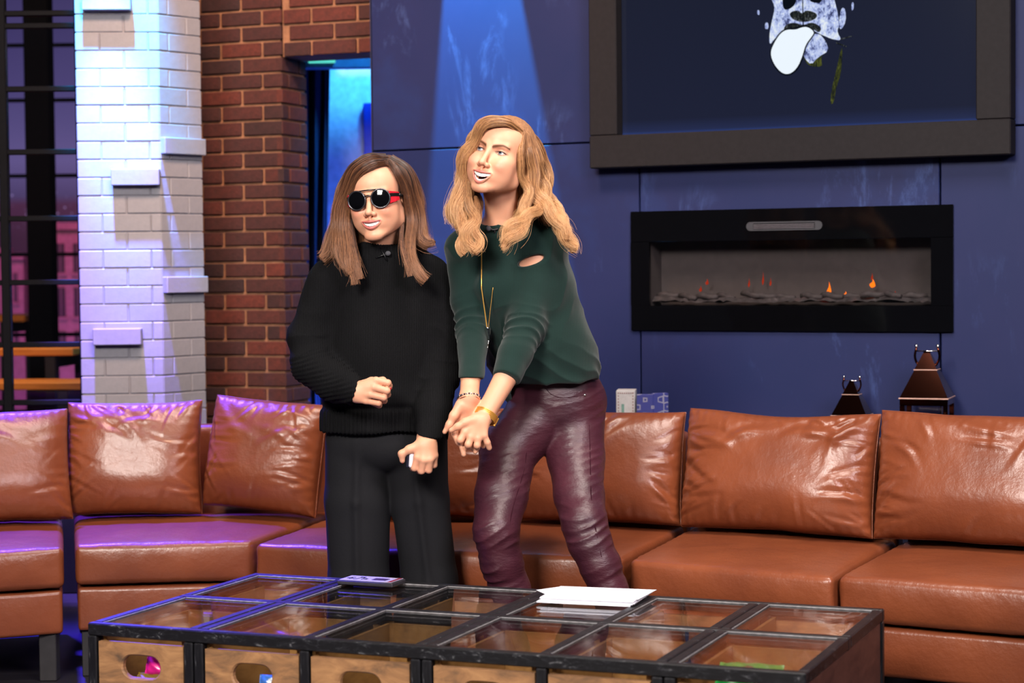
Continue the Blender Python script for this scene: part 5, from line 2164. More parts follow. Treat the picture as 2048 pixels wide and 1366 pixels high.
# ================================================================== woman in the black turtleneck
def woman_black():
    OPEN = 0.0115
    fr = Frame(at(741, 398.5, 5.80), 14, 0, -5, 1.07)
    S = Field(rng_axis(-0.72, -0.12, 0.0020), rng_axis(5.58, 6.16, 0.0023), axis_steps([(0.02, 0.68, 0.014), (0.68, 1.0, 0.0021), (1.0, 1.36, 0.008), (1.36, 1.72, 0.0018)]))
    add_head(S, fr, OPEN, eyes=False)
    c = S.cone
    c(fr.w(0, -0.022, -0.055), at(760, 530, 5.95), 0.052, 0.056, 0.03)
    c(at(762, 580, 5.96), at(765, 720, 5.97), 0.130, 0.118, 0.05, (YV, 1.5))
    c(at(765, 720, 5.97), at(768, 860, 5.98), 0.118, 0.140, 0.05, (YV, 1.4))
    c(at(672, 562, 5.95), at(852, 556, 5.95), 0.046, 0.046, 0.05)
    sr, er, wr = at(658, 566, 5.95), at(622, 728, 5.91), at(703, 784, 5.742)
    sl, el, wl = at(860, 562, 5.95), at(884, 728, 5.93), zp(1010, 850, 5.765)
    S.chain([sr, er, wr], [0.044, 0.036, 0.025], 0.02)
    S.chain([sl, el, wl], [0.044, 0.036, 0.026], 0.02)
    hip = [at(718, 880, 5.98), at(828, 880, 5.98)]
    ank = []
    for h, kx, ax_ in ((hip[0], 718, 719), (hip[1], 850, 866)):
        kn = at(kx, 1130, 5.96)
        an = np.array([at(ax_, 1130, 5.95)[0], 5.97, 0.09])
        ank.append(an)
        S.chain([h, kn, an], [0.078, 0.050, 0.034], 0.03)
        c(an + [0, -0.01, -0.045], an + [0, -0.15, -0.062], 0.030, 0.024, 0.02)
    # the raised fist (her right hand)
    Y = 5.700
    z = lambda x, y, d: zp(x, y, Y + d)
    c(wr, z(150, 290, 0.012), 0.025, 0.026, 0.015)
    K = [z(385, 128, -0.010), z(362, 215, -0.015), z(318, 305, -0.013), z(258, 385, -0.006)]
    Pp = [z(532, 160, -0.008), z(520, 258, -0.013), z(482, 342, -0.010), z(418, 412, -0.002)]
    Dd = [z(545, 215, 0.022), z(528, 305, 0.020), z(488, 380, 0.022), z(425, 440, 0.024)]
    Tt = [z(430, 225, 0.030), z(415, 300, 0.028), z(380, 360, 0.030), z(340, 410, 0.030)]
    rd = [0.0100, 0.0102, 0.0098, 0.0088]
    for k, p, d, t_, r, w in zip(K, Pp, Dd, Tt, rd, ((140, 220), (140, 265), (140, 310), (150, 345))):
        c(z(w[0], w[1], 0.004), k, 0.0135, r * 1.06, 0.012)
        S.chain([k, p, d, t_], [r * 1.04, r, r * 0.94, r * 0.86], 0.0035)
    c(z(180, 285, 0.014), z(330, 250, 0.012), 0.021, 0.021, 0.010)
    S.chain([z(170, 200, 0.012), z(330, 140, 0.026), z(470, 130, 0.020), z(552, 200, 0.004)], [0.015, 0.0115, 0.0098, 0.0085], 0.008)
    # the lowered fist (her left hand) round a small white case
    Y = 5.740
    z = lambda x, y, d: zp(x, y, Y + d)
    c(wl, z(1010, 930, 0.008), 0.026, 0.027, 0.015)
    K = [z(900, 1085, -0.010), z(975, 1120, -0.018), z(1060, 1110, -0.017), z(1118, 1060, -0.006)]
    Pp = [z(862, 1215, -0.004), z(948, 1252, -0.008), z(1040, 1242, -0.006), z(1108, 1180, 0.002)]
    Dd = [z(840, 1215, 0.026), z(925, 1250, 0.026), z(1015, 1235, 0.028), z(1090, 1170, 0.030)]
    Tt = [z(870, 1120, 0.034), z(945, 1140, 0.034), z(1015, 1140, 0.034), z(1065, 1100, 0.034)]
    for k, p, d, t_, r, w in zip(K, Pp, Dd, Tt, (0.0104, 0.0106, 0.0102, 0.0092), ((960, 900), (1000, 900), (1040, 900), (1075, 900))):
        c(z(w[0], w[1], 0.0), k, 0.0150, r * 1.08, 0.013)
        S.chain([k, p, d, t_], [r * 1.05, r, r * 0.94, r * 0.86], 0.0035)
    c(z(1010, 960, 0.010), z(1010, 1080, 0.010), 0.026, 0.024, 0.012)
    S.chain([z(930, 930, 0.0), z(800, 985, -0.006), z(705, 1040, -0.006), z(712, 1125, -0.004)], [0.016, 0.0115, 0.0098, 0.0080], 0.010)
    V, F = grow(S, 1)
    cols = skin_cols(V, fr, OPEN, SKIN_BASE, lin(186, 92, 92), lin(88, 56, 42), eyes=False)
    body = mk('person', V, F, SKIN, None, True, cols)
    set_root(body, 'woman in black turtleneck sweater, wide black trousers and round sunglasses, fists raised')
    add_teeth(fr, OPEN, body)

    # sweater
    S = Field(rng_axis(-0.74, -0.10, 0.0040), rng_axis(5.60, 6.20, 0.0040), rng_axis(0.72, 1.46, 0.0040))
    c = S.cone
    S.chain([at(762, 575, 5.96), at(765, 700, 5.96), at(767, 848, 5.96), at(767, 900, 5.96)], [0.165, 0.178, 0.182, 0.182], 0.05, (YV, 1.55))
    c(at(762, 520, 5.94), at(670, 560, 5.95), 0.066, 0.060, 0.05)
    c(at(762, 520, 5.94), at(856, 555, 5.95), 0.066, 0.060, 0.05)
    SR = [at(657, 570, 5.95), at(620, 680, 5.93), at(622, 732, 5.90), at(668, 766, 5.81), at(722, 787, 5.708)]
    S.chain(SR, [0.070, 0.066, 0.062, 0.053, 0.038], 0.03)
    SLf = [at(862, 565, 5.95), at(884, 650, 5.95), at(884, 740, 5.92), at(866, 820, 5.825), at(855, 885, 5.755)]
    S.chain(SLf, [0.066, 0.058, 0.055, 0.050, 0.040], 0.03)
    n = SR[4] - SR[3]
    n = n * [1, 0.0, 1]
    S.half(at(713, 781, 5.747), n, at(713, 781, 5.747) - 0.085, at(713, 781, 5.747) + [0.085, 0.075, 0.085], 0.006)
    n2 = (SLf[4] - SLf[3]) * [1, 0, 1]
    S.half(at(858, 873, 5.79), n2, at(858, 868, 5.79) - [0.055, 0.10, 0.10], at(858, 868, 5.79) + [0.07, 0.05, 0.03], 0.006)
    zh = at(767, 869, 5.83)[2]
    S.half((0, 0, zh), (0, 0, -1), (-0.74, 5.842, 0.70), (-0.205, 6.2, 1.0), 0.010)
    S.half((0, 0, zh), (0, 0, -1), (-0.74, 5.60, 0.70), (-0.285, 5.842, 0.88), 0.010)
    # turtleneck with a turned-down roll
    nk = [at(762, 535, 5.945), at(760, 505, 5.925), at(757, 486, 5.910)]
    S.chain(nk, [0.068, 0.060, 0.056], 0.012)
    up = fr.w(0, -0.02, -0.05) - nk[0]
    S.half(at(757, 487, 5.91), up / np.linalg.norm(up) + np.array([0, 0.12, 0.2]), at(757, 487, 5.91) - [0.09, 0.09, 0.02], at(757, 487, 5.91) + 0.09, 0.008)
    S.cone(nk[1] + [0, 0.0, 0.01], nk[2] + [0, 0, 0.05], 0.047, 0.048, 0.004, sub=True)
    V, F = grow(S, 2)
    N = vnormals(V, F)
    s1, d1 = polyparam(V, SR)
    s2, d2 = polyparam(V, SLf)
    nz = vnoise(V, 8, 3)
    d = 0.0065 * vnoise(V * [1, 1, 0.7], 9, 1) + 0.004 * vnoise(V * [1, 1, 0.6], 19, 2)
    arm1 = np.clip((0.085 - d1) / 0.02, 0, 1); arm2 = np.clip((0.080 - d2) / 0.02, 0, 1)
    d += arm1 * 0.007 * (fold(s1 / 0.062 + 0.8 * nz) - 0.4) * np.exp(-((s1 - 0.20) / 0.09) ** 2)
    d += arm2 * 0.006 * (fold(s2 / 0.066 + 0.8 * nz) - 0.4) * np.exp(-((s2 - 0.24) / 0.14) ** 2)
    # ribbed hem, cuffs and collar
    rib = 0.0022 * np.sin(V[:, 0] * 2 * math.pi / 0.0125)
    hem = np.clip((zh + 0.075 - V[:, 2]) / 0.01, 0, 1) * (arm2 < 0.6)
    d += hem * rib
    d -= 0.006 * np.exp(-((V[:, 2] - zh - 0.078) / 0.010) ** 2) * (arm2 < 0.6) * (arm1 < 0.5)
    cf = arm1 * np.clip((s1 - 0.245) / 0.01, 0, 1)
    d += cf * 0.0016 * np.sin((V[:, 2] * 0.8 + V[:, 0] * -0.2) * 2 * math.pi / 0.011)
    col_ = np.clip((V[:, 2] - at(760, 522, 5.93)[2]) / 0.008, 0, 1) * (np.hypot(V[:, 0] - nk[1][0], V[:, 1] - nk[1][1]) < 0.085)
    ang = np.arctan2(V[:, 0] - nk[1][0], V[:, 1] - nk[1][1])
    d += col_ * 0.0014 * np.sin(ang * 40)
    V = V + N * d[:, None]
    sw = mk('sweater', V, F, BLACKKNIT, body, True)
    tree = bvh_of(sw)

    # wide trousers
    S = Field(rng_axis(-0.66, -0.12, 0.0042), rng_axis(5.68, 6.22, 0.0042), axis_steps([(0.03, 0.95, 0.0055)]))
    S.ell(at(772, 885, 5.97), (0.176, 0.118, 0.10), None, 0.03)
    for pts, rd in (([at(720, 880, 5.97), at(716, 1000, 5.96), at(718, 1160, 5.955), np.array([at(719, 1160, 5.95)[0], 5.95, 0.03])], (0.104, 0.099, 0.091, 0.092)),
                    ([at(826, 880, 5.97), at(840, 1000, 5.96), at(859, 1160, 5.955), np.array([at(872, 1160, 5.95)[0], 5.95, 0.03])], (0.104, 0.088, 0.086, 0.090))):
        S.chain(pts, rd, 0.014, (YV, 1.18))
        fy = [p + np.array([0, -r / 1.18 - 0.002, 0]) for p, r in zip(pts, rd)]
        S.chain(fy, [0.004] * 4, 0.022)
    S.half((0, 0, 0.035), (0, 0, -1), (-0.7, 5.6, 0.0), (-0.1, 6.3, 0.06), 0.004)
    V, F = grow(S, 2)
    N = vnormals(V, F)
    V = V + N * (0.0025 * vnoise(V * [1, 1, 0.22], 16, 9) + 0.002 * vnoise(V * [1, 1, 0.4], 9, 8))[:, None]
    mk('trousers', V, F, BLACKWOOL, body, True)
    for an in ank:
        S = Field(rng_axis(an[0] - 0.06, an[0] + 0.06, 0.004), rng_axis(an[1] - 0.24, an[1] + 0.08, 0.004), rng_axis(-0.004, 0.11, 0.004))
        S.cone(an + [0, 0.02, -0.040], an + [0, -0.15, -0.056], 0.040, 0.034, 0.02)
        S.half((0, 0, 0.0015), (0, 0, -1), an - 0.3, an + 0.3, 0.003)
        V, F = grow(S, 1)
        mk('shoe', V, F, SHOE, body, True)

    # sunglasses
    b = MB()
    b.tube([(x, 0.0985 + 0.003 - 8.0 * x * x, 0.0225 + 0.0015 * math.cos(x / 0.045 * 1.5)) for x in np.linspace(-0.044, 0.044, 15)], 0.0019, 8)
    b.tube([(x, 0.0995 + 0.002 * math.cos(x / 0.009), 0.0060 + 0.003 * math.cos(x / 0.011 * 1.4)) for x in np.linspace(-0.0105, 0.0105, 9)], 0.0020, 8)
    glasses = local_mesh(fr, b).build('sunglasses', plain('black_acetate', lin(16, 16, 18), 0.2), body, True)
    for g in (-1, 1):
        cx, cy = g * 0.0345, 0.0955
        sx = g * -0.16
        def lp(r, q, dy=0.0):
            x = r * math.cos(q)
            return (cx + x, cy + dy + sx * x, -0.0015 + r * math.sin(q))
        b = MB()
        b.tube([lp(0.0258, q) for q in np.linspace(0, 2 * math.pi, 41)], 0.0023, 8, False)
        local_mesh(fr, b).build('rim', plain('grey_metal_rim', lin(84, 82, 86), 0.25, 0.8), glasses, True)
        V, F = [lp(0, 0, 0.0035)], []
        n_ = 36
        for ring in (0.35, 0.7, 1.0):
            for k in range(n_):
                V.append(lp(0.0250 * ring, 2 * math.pi * k / n_, 0.0035 * (1 - ring ** 2)))
        F += [(0, 1 + k, 1 + (k + 1) % n_) for k in range(n_)]
        for r_ in range(2):
            for k in range(n_):
                F.append((1 + r_ * n_ + k, 1 + (r_ + 1) * n_ + k, 1 + (r_ + 1) * n_ + (k + 1) % n_, 1 + r_ * n_ + (k + 1) % n_))
        bb = MB(); bb.add(V, F)
        local_mesh(fr, bb).build('lens', GLOSS_BLACK, glasses, True)
        # side shield and temple
        e0 = np.array([g * 0.0590, 0.089, 0.0])
        e1 = np.array([g * 0.0740, 0.050, 0.002])
        for nm, z0, z1, w0, w1, m in (('shield', -0.0165, 0.0165, -0.010, 0.011, 'red'), ('temple', 0.001, 0.0105, 0.000, 0.0085, 'black')):
            V = []
            for (e, lo_, hi_, q) in ((e0, z0, z1, 0.0), (e0 * 0.5 + e1 * 0.5 + [g * 0.003, 0, 0], (z0 + w0) / 2, (z1 + w1) / 2, 0.0), (e1, w0, w1, 0.0)):
                th = 0.0012 if m == 'red' else 0.0020
                for dx in (-th, th):
                    V += [tuple(e + [g * dx, 0, lo_]), tuple(e + [g * dx, 0, hi_])]
            F = []
            for i in (0, 4):
                F += [(i, i + 1, i + 5, i + 4), (i + 2, i + 6, i + 7, i + 3), (i + 1, i + 3, i + 7, i + 5), (i, i + 4, i + 6, i + 2)]
            F += [(0, 2, 3, 1), (8, 9, 11, 10)]
            bb = MB(); bb.add(V, F)
            sh = local_mesh(fr, bb).build(nm, plain('red_acetate', lin(206, 30, 48), 0.3) if m == 'red' else plain('black_arm', lin(14, 14, 16), 0.3), glasses)
        bb = MB()
        bb.tube([(g * 0.0745, 0.052, 0.005), (g * 0.0765, 0.020, 0.004), (g * 0.0765, -0.012, 0.002)], [0.0045, 0.004, 0.0035], 8)
        local_mesh(fr, bb).build('temple', plain('black_arm', lin(14, 14, 16), 0.3), glasses, True)
    for g in (-1, 1):
        b = MB()
        b.ball((g * 0.0775, 0.0, -0.0385), 0.0042, 10, 8)
        b.ball((g * 0.0775, 0.001, -0.0325), 0.0026, 8, 6)
        local_mesh(fr, b).build('earring', SILVER, body, True)
    # clip-on microphone on the collar
    m0 = hit(tree, 776, 507, 0.010)
    b = MB()
    b.ball(m0, 0.0085, 14, 10, (1, 1, 0.9))
    mic = b.build('microphone', FOAM, body, True)
    b = MB()
    b.tube([hit(tree, 752, 516, 0.004), hit(tree, 764, 511, 0.006), m0], 0.0019, 7)
    b.tube([hit(tree, 763, 500, 0.004), hit(tree, 769, 511, 0.006), hit(tree, 774, 521, 0.004)], [0.0016, 0.0022, 0.0026], 7)
    b.build('clip', plain('black_clip', lin(18, 18, 20), 0.4), mic, True)
    # nail
    for (x, y, dy, s_) in ((566, 228, -0.002, 0.0052),):
        b = MB()
        b.ball(zp(x, y, 5.700 + dy), s_, 10, 8, (0.45, 0.7, 1.0))
        b.build('nail', NAILRED, body, True)
    b = MB()
    b.ball(zp(715, 1142, 5.734), 0.0050, 10, 8, (0.7, 0.5, 0.9))
    b.build('nail', NAILRED, body, True)
    # hair
    gd = [
        [(776, 324, -0.045, .010), (742, 331, -0.082, .013), (712, 356, -0.070, .014), (697, 398, -0.045, .014), (690, 445, -0.040, .016), (693, 492, -0.060, .016), (699, 528, -0.080, .012), (708, 552, -0.090, .003)],
        [(774, 320, -0.01, .012), (736, 321, -0.050, .016), (702, 350, -0.040, .018), (685, 400, -0.02, .018), (679, 450, -0.02, .019), (682, 500, -0.045, .016), (694, 545, -0.075, .003)],
        [(772, 317, 0.02, .014), (730, 322, 0.02, .018), (696, 360, 0.02, .018), (678, 420, 0.01, .018), (669, 470, 0.01, .018), (656, 502, 0.0, .014), (636, 520, -0.01, .003)],
        [(772, 318, 0.05, .014), (726, 330, 0.07, .020), (692, 390, 0.08, .022), (684, 450, 0.07, .022), (676, 498, 0.04, .016), (660, 512, 0.02, .004)],
        [(697, 440, -0.030, .012), (704, 490, -0.060, .012), (712, 530, -0.085, .008), (722, 562, -0.095, .002)],
        [(690, 450, -0.025, .012), (688, 500, -0.055, .012), (704, 548, -0.085, .006), (712, 572, -0.092, .002)],
        [(778, 323, -0.05, .009), (795, 346, -0.066, .011), (812, 382, -0.045, .013), (822, 430, -0.030, .014), (820, 480, -0.050, .013), (826, 520, -0.085, .010), (840, 550, -0.100, .008), (857, 566, -0.100, .003)],
        [(804, 440, -0.025, .005), (803, 475, -0.045, .006), (806, 505, -0.080, .006), (814, 535, -0.095, .004), (822, 556, -0.10, .002)],
        [(780, 319, -0.01, .012), (812, 343, -0.02, .015), (828, 390, -0.01, .017), (836, 440, 0.0, .018), (842, 472, -0.01, .016), (858, 484, -0.02, .010), (872, 482, -0.02, .002)],
        [(780, 317, 0.03, .014), (815, 346, 0.04, .018), (832, 400, 0.05, .020), (838, 455, 0.05, .020), (842, 486, 0.03, .014), (860, 492, 0.02, .003)],
        [(778, 318, 0.07, .016), (800, 355, 0.11, .024), (808, 430, 0.11, .026), (812, 488, 0.08, .020)],
        [(745, 330, 0.05, .012), (716, 395, 0.05, .015), (712, 450, 0.045, .016), (714, 500, 0.02, .014)],
        [(770, 320, 0.08, .018), (745, 370, 0.125, .028), (742, 440, 0.115, .028), (745, 490, 0.09, .022)],
    ]
    capA = [((0, -0.014, 0.036), (0.0775, 0.094, 0.0785))]
    capC = [((0.004, 0.118, -0.010), (0.0600, 0.094, 0.078)), ((0, 0.07, -0.10), (0.062, 0.08, 0.10))]
    make_hair('hair', gd, fr, body, hair_mass_mat('brown_hair_mass', lin(52, 32, 24), lin(112, 72, 50)),
              hair_mat('brown_hair_strands', lin(38, 23, 18), lin(106, 66, 44), lin(164, 112, 76)), 5.882, (capA, capC), 0.0035, 0.15, 900, 5)
    # the white case in her hand is a thing of its own
    zc = lambda x, y, d: zp(x, y, 5.735 + d)
    r = empty('earbud_case', zc(830, 1200, 0.0), 'small white case with dark face held in the lowered fist', 'case')
    ez = zc(838, 1025, 0) - zc(828, 1215, 0); hgt = np.linalg.norm(ez); ez /= hgt
    ex = X3 - ez * (X3 @ ez); ex /= np.linalg.norm(ex)
    ey = np.cross(ez, ex)
    MB().box(zc(828, 1215, 0.0) - ex * 0.009 - ey * 0.004, ex, ey, ez, 0.0145, 0.026, hgt, 0.004).build('shell', plain('white_plastic', lin(226, 224, 232), 0.3, var=0.02), r)
    MB().box(zc(828, 1215, 0.0) - ex * 0.0175 - ey * 0.001, ex, ey, ez, 0.0085, 0.022, hgt * 0.82, 0.002).build('dark_face', plain('dark_plastic', lin(24, 24, 40), 0.3), r)
    return body


# ================================================================== woman in the green sweater
def woman_green():
    OPEN = 0.0215
    fr = Frame(at(980.5, 302, 5.72), 23, 11, 13, 1.085)
    S = Field(rng_axis(-0.24, 0.42, 0.0020), rng_axis(5.50, 6.16, 0.0023), axis_steps([(0.02, 0.73, 0.014), (0.73, 1.03, 0.0021), (1.03, 1.28, 0.008), (1.28, 1.80, 0.0018)]))
    add_head(S, fr, OPEN)
    c = S.cone
    nb = at(1008, 462, 5.90)
    c(fr.w(0, -0.024, -0.050), nb, 0.050, 0.054, 0.025)
    # tendons of the stretched neck
    c(fr.w(0.050, -0.012, -0.055), nb + [0.0, -0.050, -0.004], 0.007, 0.006, 0.022)
    c(fr.w(-0.050, -0.012, -0.055), nb + [0.010, -0.050, -0.004], 0.007, 0.006, 0.022)
    c(nb, at(1060, 482, 5.92), 0.05, 0.05, 0.04)
    c(nb, at(940, 497, 5.88), 0.05, 0.04, 0.04)
    FD = np.array([-0.57, -0.82, 0.0])
    S.chain([at(1022, 520, 5.93), at(1045, 600, 5.94), at(1080, 700, 5.96), at(1108, 790, 5.98)], [0.108, 0.110, 0.104, 0.104], 0.05, (FD, 1.3))
    S.chain([at(1078, 490, 5.90), at(1063, 560, 5.86), at(1052, 650, 5.80), at(1022, 735, 5.70), zp(1735, 560, 5.635)], [0.0775, 0.056, 0.042, 0.036, 0.0265], 0.02)
    S.chain([at(926, 492, 5.89), at(936, 600, 5.885), at(946, 662, 5.845), at(942, 745, 5.715), zp(1540, 335, 5.640)], [0.042, 0.034, 0.030, 0.029, 0.0270], 0.02)
    RL = [at(1062, 850, 5.95), at(1017, 900, 5.92), at(1003, 990, 5.82), at(992, 1060, 5.74), at(1003, 1125, 5.76), at(1021, 1180, 5.78), at(1042, 1325, 5.82)]
    LL = [at(1150, 850, 5.97), at(1152, 915, 5.93), at(1158, 990, 5.84), at(1168, 1045, 5.76), at(1180, 1085, 5.74), at(1200, 1130, 5.73), at(1218, 1180, 5.73), at(1262, 1325, 5.72)]
    S.chain(RL, [0.083, 0.075, 0.066, 0.055, 0.050, 0.046, 0.032], 0.02)
    S.chain(LL, [0.080, 0.073, 0.062, 0.056, 0.052, 0.048, 0.044, 0.032], 0.02)
    for an in (RL[-1], LL[-1]):
        c(an + [0, -0.005, -0.035], [an[0], an[1] - 0.14, 0.032], 0.028, 0.022, 0.02)
    # her right hand, palm upwards below the other
    Y = 5.628
    z = lambda x, y, d: zp(x, y, Y + d)
    c(zp(1540, 335, 5.640), z(1500, 440, 0.008), 0.0265, 0.0250, 0.012)
    for kx, ky, r in ((1400, 660, 0.0125), (1470, 690, 0.0125), (1540, 715, 0.012), (1610, 715, 0.0115)):
        c(z(1500 + (kx - 1500) * 0.35, 430, 0.008), z(kx, ky, 0.014), 0.0135, r, 0.012)
    S.chain([z(1430, 440, 0.0), z(1350, 570, -0.010), z(1295, 680, -0.012), z(1238, 768, -0.012)], [0.0155, 0.0122, 0.0098, 0.0070], 0.009)
    S.chain([z(1400, 660, 0.012), z(1362, 790, -0.008), z(1402, 895, -0.016)], [0.0105, 0.0098, 0.0080], 0.0035)
    S.chain([z(1470, 700, 0.016), z(1440, 860, -0.002), z(1458, 960, -0.016), z(1474, 1048, -0.020)], [0.0102, 0.0095, 0.0088, 0.0074], 0.0035)
    S.chain([z(1540, 720, 0.018), z(1552, 870, 0.002), z(1585, 950, -0.012), z(1616, 1014, -0.014)], [0.0100, 0.0094, 0.0086, 0.0072], 0.0035)
    S.chain([z(1610, 720, 0.018), z(1660, 830, 0.006), z(1692, 900, -0.004), z(1716, 950, -0.006)], [0.0092, 0.0084, 0.0078, 0.0066], 0.0035)
    # her left hand lying over it
    Y = 5.600
    z = lambda x, y, d: zp(x, y, Y + d)
    c(zp(1735, 560, 5.635), z(1690, 640, 0.010), 0.0265, 0.0245, 0.012)
    KK = [(1490, 770), (1565, 830), (1655, 845), (1730, 810)]
    for (kx, ky), r in zip(KK, (0.0115, 0.0118, 0.0112, 0.0100)):
        c(z(1690 + (kx - 1640) * 0.35, 620, 0.006), z(kx, ky, -0.006), 0.0145, r, 0.011)
    S.chain([z(1600, 610, 0.0), z(1490, 650, -0.006), z(1400, 700, -0.010), z(1318, 748, -0.008)], [0.0145, 0.0115, 0.0095, 0.0072], 0.008)
    fin = [((1490, 770, -0.006), (1432, 868, -0.010), (1424, 900, 0.012), (1450, 870, 0.030)),
           ((1565, 830, -0.006), (1530, 925, -0.010), (1524, 955, 0.012), (1545, 900, 0.030)),
           ((1655, 845, -0.006), (1640, 935, -0.008), (1636, 962, 0.014), (1640, 900, 0.030)),
           ((1730, 810, -0.004), (1768, 900, -0.002), (1790, 965, 0.006))]
    for f, r in zip(fin, (0.0104, 0.0104, 0.0098, 0.0088)):
        S.chain([z(*p) for p in f], [r * 1.04, r, r * 0.92, r * 0.84][:len(f)], 0.0035)
    V, F = grow(S, 1)
    cols = skin_cols(V, fr, OPEN, SKIN_BASE, lin(196, 104, 96), lin(92, 58, 38), eyes=True, brow_w=1.35)
    body = mk('person', V, F, SKIN, None, True, cols)
    set_root(body, 'woman in green sweater and maroon leather trousers bending with clasped hands, looking up')
    add_teeth(fr, OPEN, body, True)
    for g in (-1, 1):
        add_eye(fr, g, (0.18, 0.95, 0.16), body)

    # sweater
    S = Field(rng_axis(-0.26, 0.36, 0.0038), rng_axis(5.55, 6.20, 0.0038), rng_axis(0.88, 1.50, 0.0038))
    c = S.cone
    TOR = [at(1020, 505, 5.93), at(1042, 585, 5.94), at(1074, 690, 5.955), at(1098, 742, 5.97), at(1106, 775, 5.98)]
    S.chain(TOR, [0.130, 0.163, 0.160, 0.153, 0.147], 0.05, (FD, 1.28))
    c(at(1080, 540, 5.98), at(1098, 620, 6.0), 0.085, 0.085, 0.05)
    S.ell(at(985, 575, 5.855), (0.062, 0.055, 0.062), None, 0.06)
    c(at(1010, 468, 5.905), at(1078, 488, 5.90), 0.062, 0.084, 0.05)
    c(at(1005, 470, 5.90), at(928, 497, 5.87), 0.060, 0.052, 0.05)
    SL_ = [at(1080, 490, 5.90), at(1063, 560, 5.86), at(1052, 650, 5.80), at(1030, 708, 5.73), at(1008, 768, 5.665)]
    S.chain(SL_, [0.083, 0.066, 0.058, 0.048, 0.039], 0.018)
    SR_ = [at(926, 492, 5.89), at(936, 600, 5.885), at(946, 665, 5.845), at(942, 770, 5.675)]
    S.chain(SR_, [0.053, 0.050, 0.046, 0.036], 0.018)
    n = SL_[4] - SL_[3]
    p = at(1012, 757, 5.677)
    S.half(p, n + np.array([0, 0, -0.01]), p - [0.046, 0.075, 0.075], p + [0.07, 0.06, 0.06], 0.004)
    p = at(942, 757, 5.695)
    S.half(p, (SR_[3] - SR_[2]) * [1, 0.1, 1], p - [0.06, 0.09, 0.08], p + [0.055, 0.06, 0.06], 0.004)
    hp = at(1109, 766, 5.87)
    S.half(hp, (0.05, 0.1, -1), (0.0, 5.80, 0.85), (0.4, 6.25, 1.04), 0.010)
    # collar band
    col = [at(1009, 470, 5.90), at(1001, 438, 5.88)]
    c(col[0], col[1], 0.066, 0.0605, 0.010)
    cu = fr.w(0, -0.02, -0.05) - nb
    cu = cu / np.linalg.norm(cu) + np.array([0.0, 0.25, 0.25])
    S.half(at(1001, 441, 5.88), cu, at(1001, 441, 5.88) - [0.10, 0.10, 0.05], at(1001, 441, 5.88) + 0.09, 0.005)
    S.cone(col[0], col[1] + (col[1] - col[0]) * 2.5, 0.0555, 0.0555, 0.004, sub=True)
    S.cone(at(985, 453, 5.815), at(984, 428, 5.815), 0.0015, 0.012, 0.004, sub=True)
    # cut-out on the shoulder
    a = math.radians(17)
    Mx = np.stack([np.array([math.cos(a), 0, math.sin(a)]), YV, np.array([-math.sin(a), 0, math.cos(a)])], 1)
    S.ell(at(1063, 521, 5.810), (0.043, 0.042, 0.0145), Mx, 0.003, True)
    V, F = grow(S, 1)
    N = vnormals(V, F)
    s1, d1 = polyparam(V, SL_)
    s2, d2 = polyparam(V, SR_)
    s3, d3 = polyparam(V, TOR)
    nz = vnoise(V, 14, 3)
    d = 0.0030 * vnoise(V, 11, 1) + 0.0015 * vnoise(V, 26, 2)
    a1 = np.clip((0.085 - d1) / 0.03, 0, 1) * np.clip((d2 - d1) / 0.02 + 0.5, 0, 1); a2 = np.clip((0.060 - d2) / 0.012, 0, 1)
    e1 = np.exp(-((s1 - 0.285) / 0.055) ** 2)
    d += a1 * e1 * 0.0085 * (fold(s1 / 0.030 + 0.45 * nz + 1.4 * V[:, 0]) - 0.45)
    e2 = np.exp(-((s2 - 0.235) / 0.05) ** 2)
    d += a2 * e2 * 0.0070 * (fold(s2 / 0.032 + 0.45 * nz) - 0.45)
    tor = np.clip(1 - a1 - a2, 0, 1)
    low = np.clip((1.12 - V[:, 2]) / 0.12, 0, 1)
    d += tor * low * 0.0065 * (fold((V[:, 2] * 1.0 + V[:, 0] * 0.55) / 0.055 + 0.7 * nz) - 0.4)
    d += tor * 0.004 * (fold((V[:, 2] * 0.5 - V[:, 0]) / 0.09 + 0.8 * nz) - 0.4) * np.clip((V[:, 2] - 1.05) / 0.1, 0, 1)
    V = V + N * d[:, None]
    sw = mk('sweater', V, F, GREENKNIT, body, True)
    tree = bvh_of(sw)

    # leather trousers
    S = Field(rng_axis(-0.22, 0.44, 0.0038), rng_axis(5.58, 6.18, 0.0038), rng_axis(0.10, 1.0, 0.0038))
    S.ell(at(1116, 806, 5.985), (0.146, 0.118, 0.105), None, 0.03)
    S.cone(at(1104, 745, 5.975), at(1114, 800, 5.985), 0.128, 0.140, 0.03, (YV, 1.25))
    S.chain(RL, [0.095, 0.0865, 0.078, 0.0665, 0.061, 0.057, 0.040], 0.016)
    S.chain(LL, [0.092, 0.0855, 0.0735, 0.0665, 0.063, 0.059, 0.055, 0.040], 0.016)
    zt = at(1108, 732, 5.85)[2]
    S.half((0, 0, zt), (0, 0, 1), (-0.3, 5.5, zt - 0.05), (0.5, 6.3, 1.1), 0.005)
    for an, k in ((RL[-1], RL[-2]), (LL[-1], LL[-2])):
        S.half(an + (k - an) * 0.02, an - k, an - 0.09, an + 0.09, 0.004)
    V, F = grow(S, 1)
    N = vnormals(V, F)
    sr, dr = polyparam(V, RL)
    sl, dl = polyparam(V, LL)
    isr = dr < dl
    s = np.where(isr, sr, sl)
    nz = vnoise(V, 10, 4)
    nm = np.clip(vnoise(V * [1, 1, 1.8], 13, 6) * 1.2 + 0.35, 0, 1)
    ax = np.where(isr, V[:, 0] - np.interp(V[:, 2], [p[2] for p in RL][::-1], [p[0] for p in RL][::-1]), V[:, 0] - np.interp(V[:, 2], [p[2] for p in LL][::-1], [p[0] for p in LL][::-1]))
    slope = np.where(isr, 0.30, 0.34)
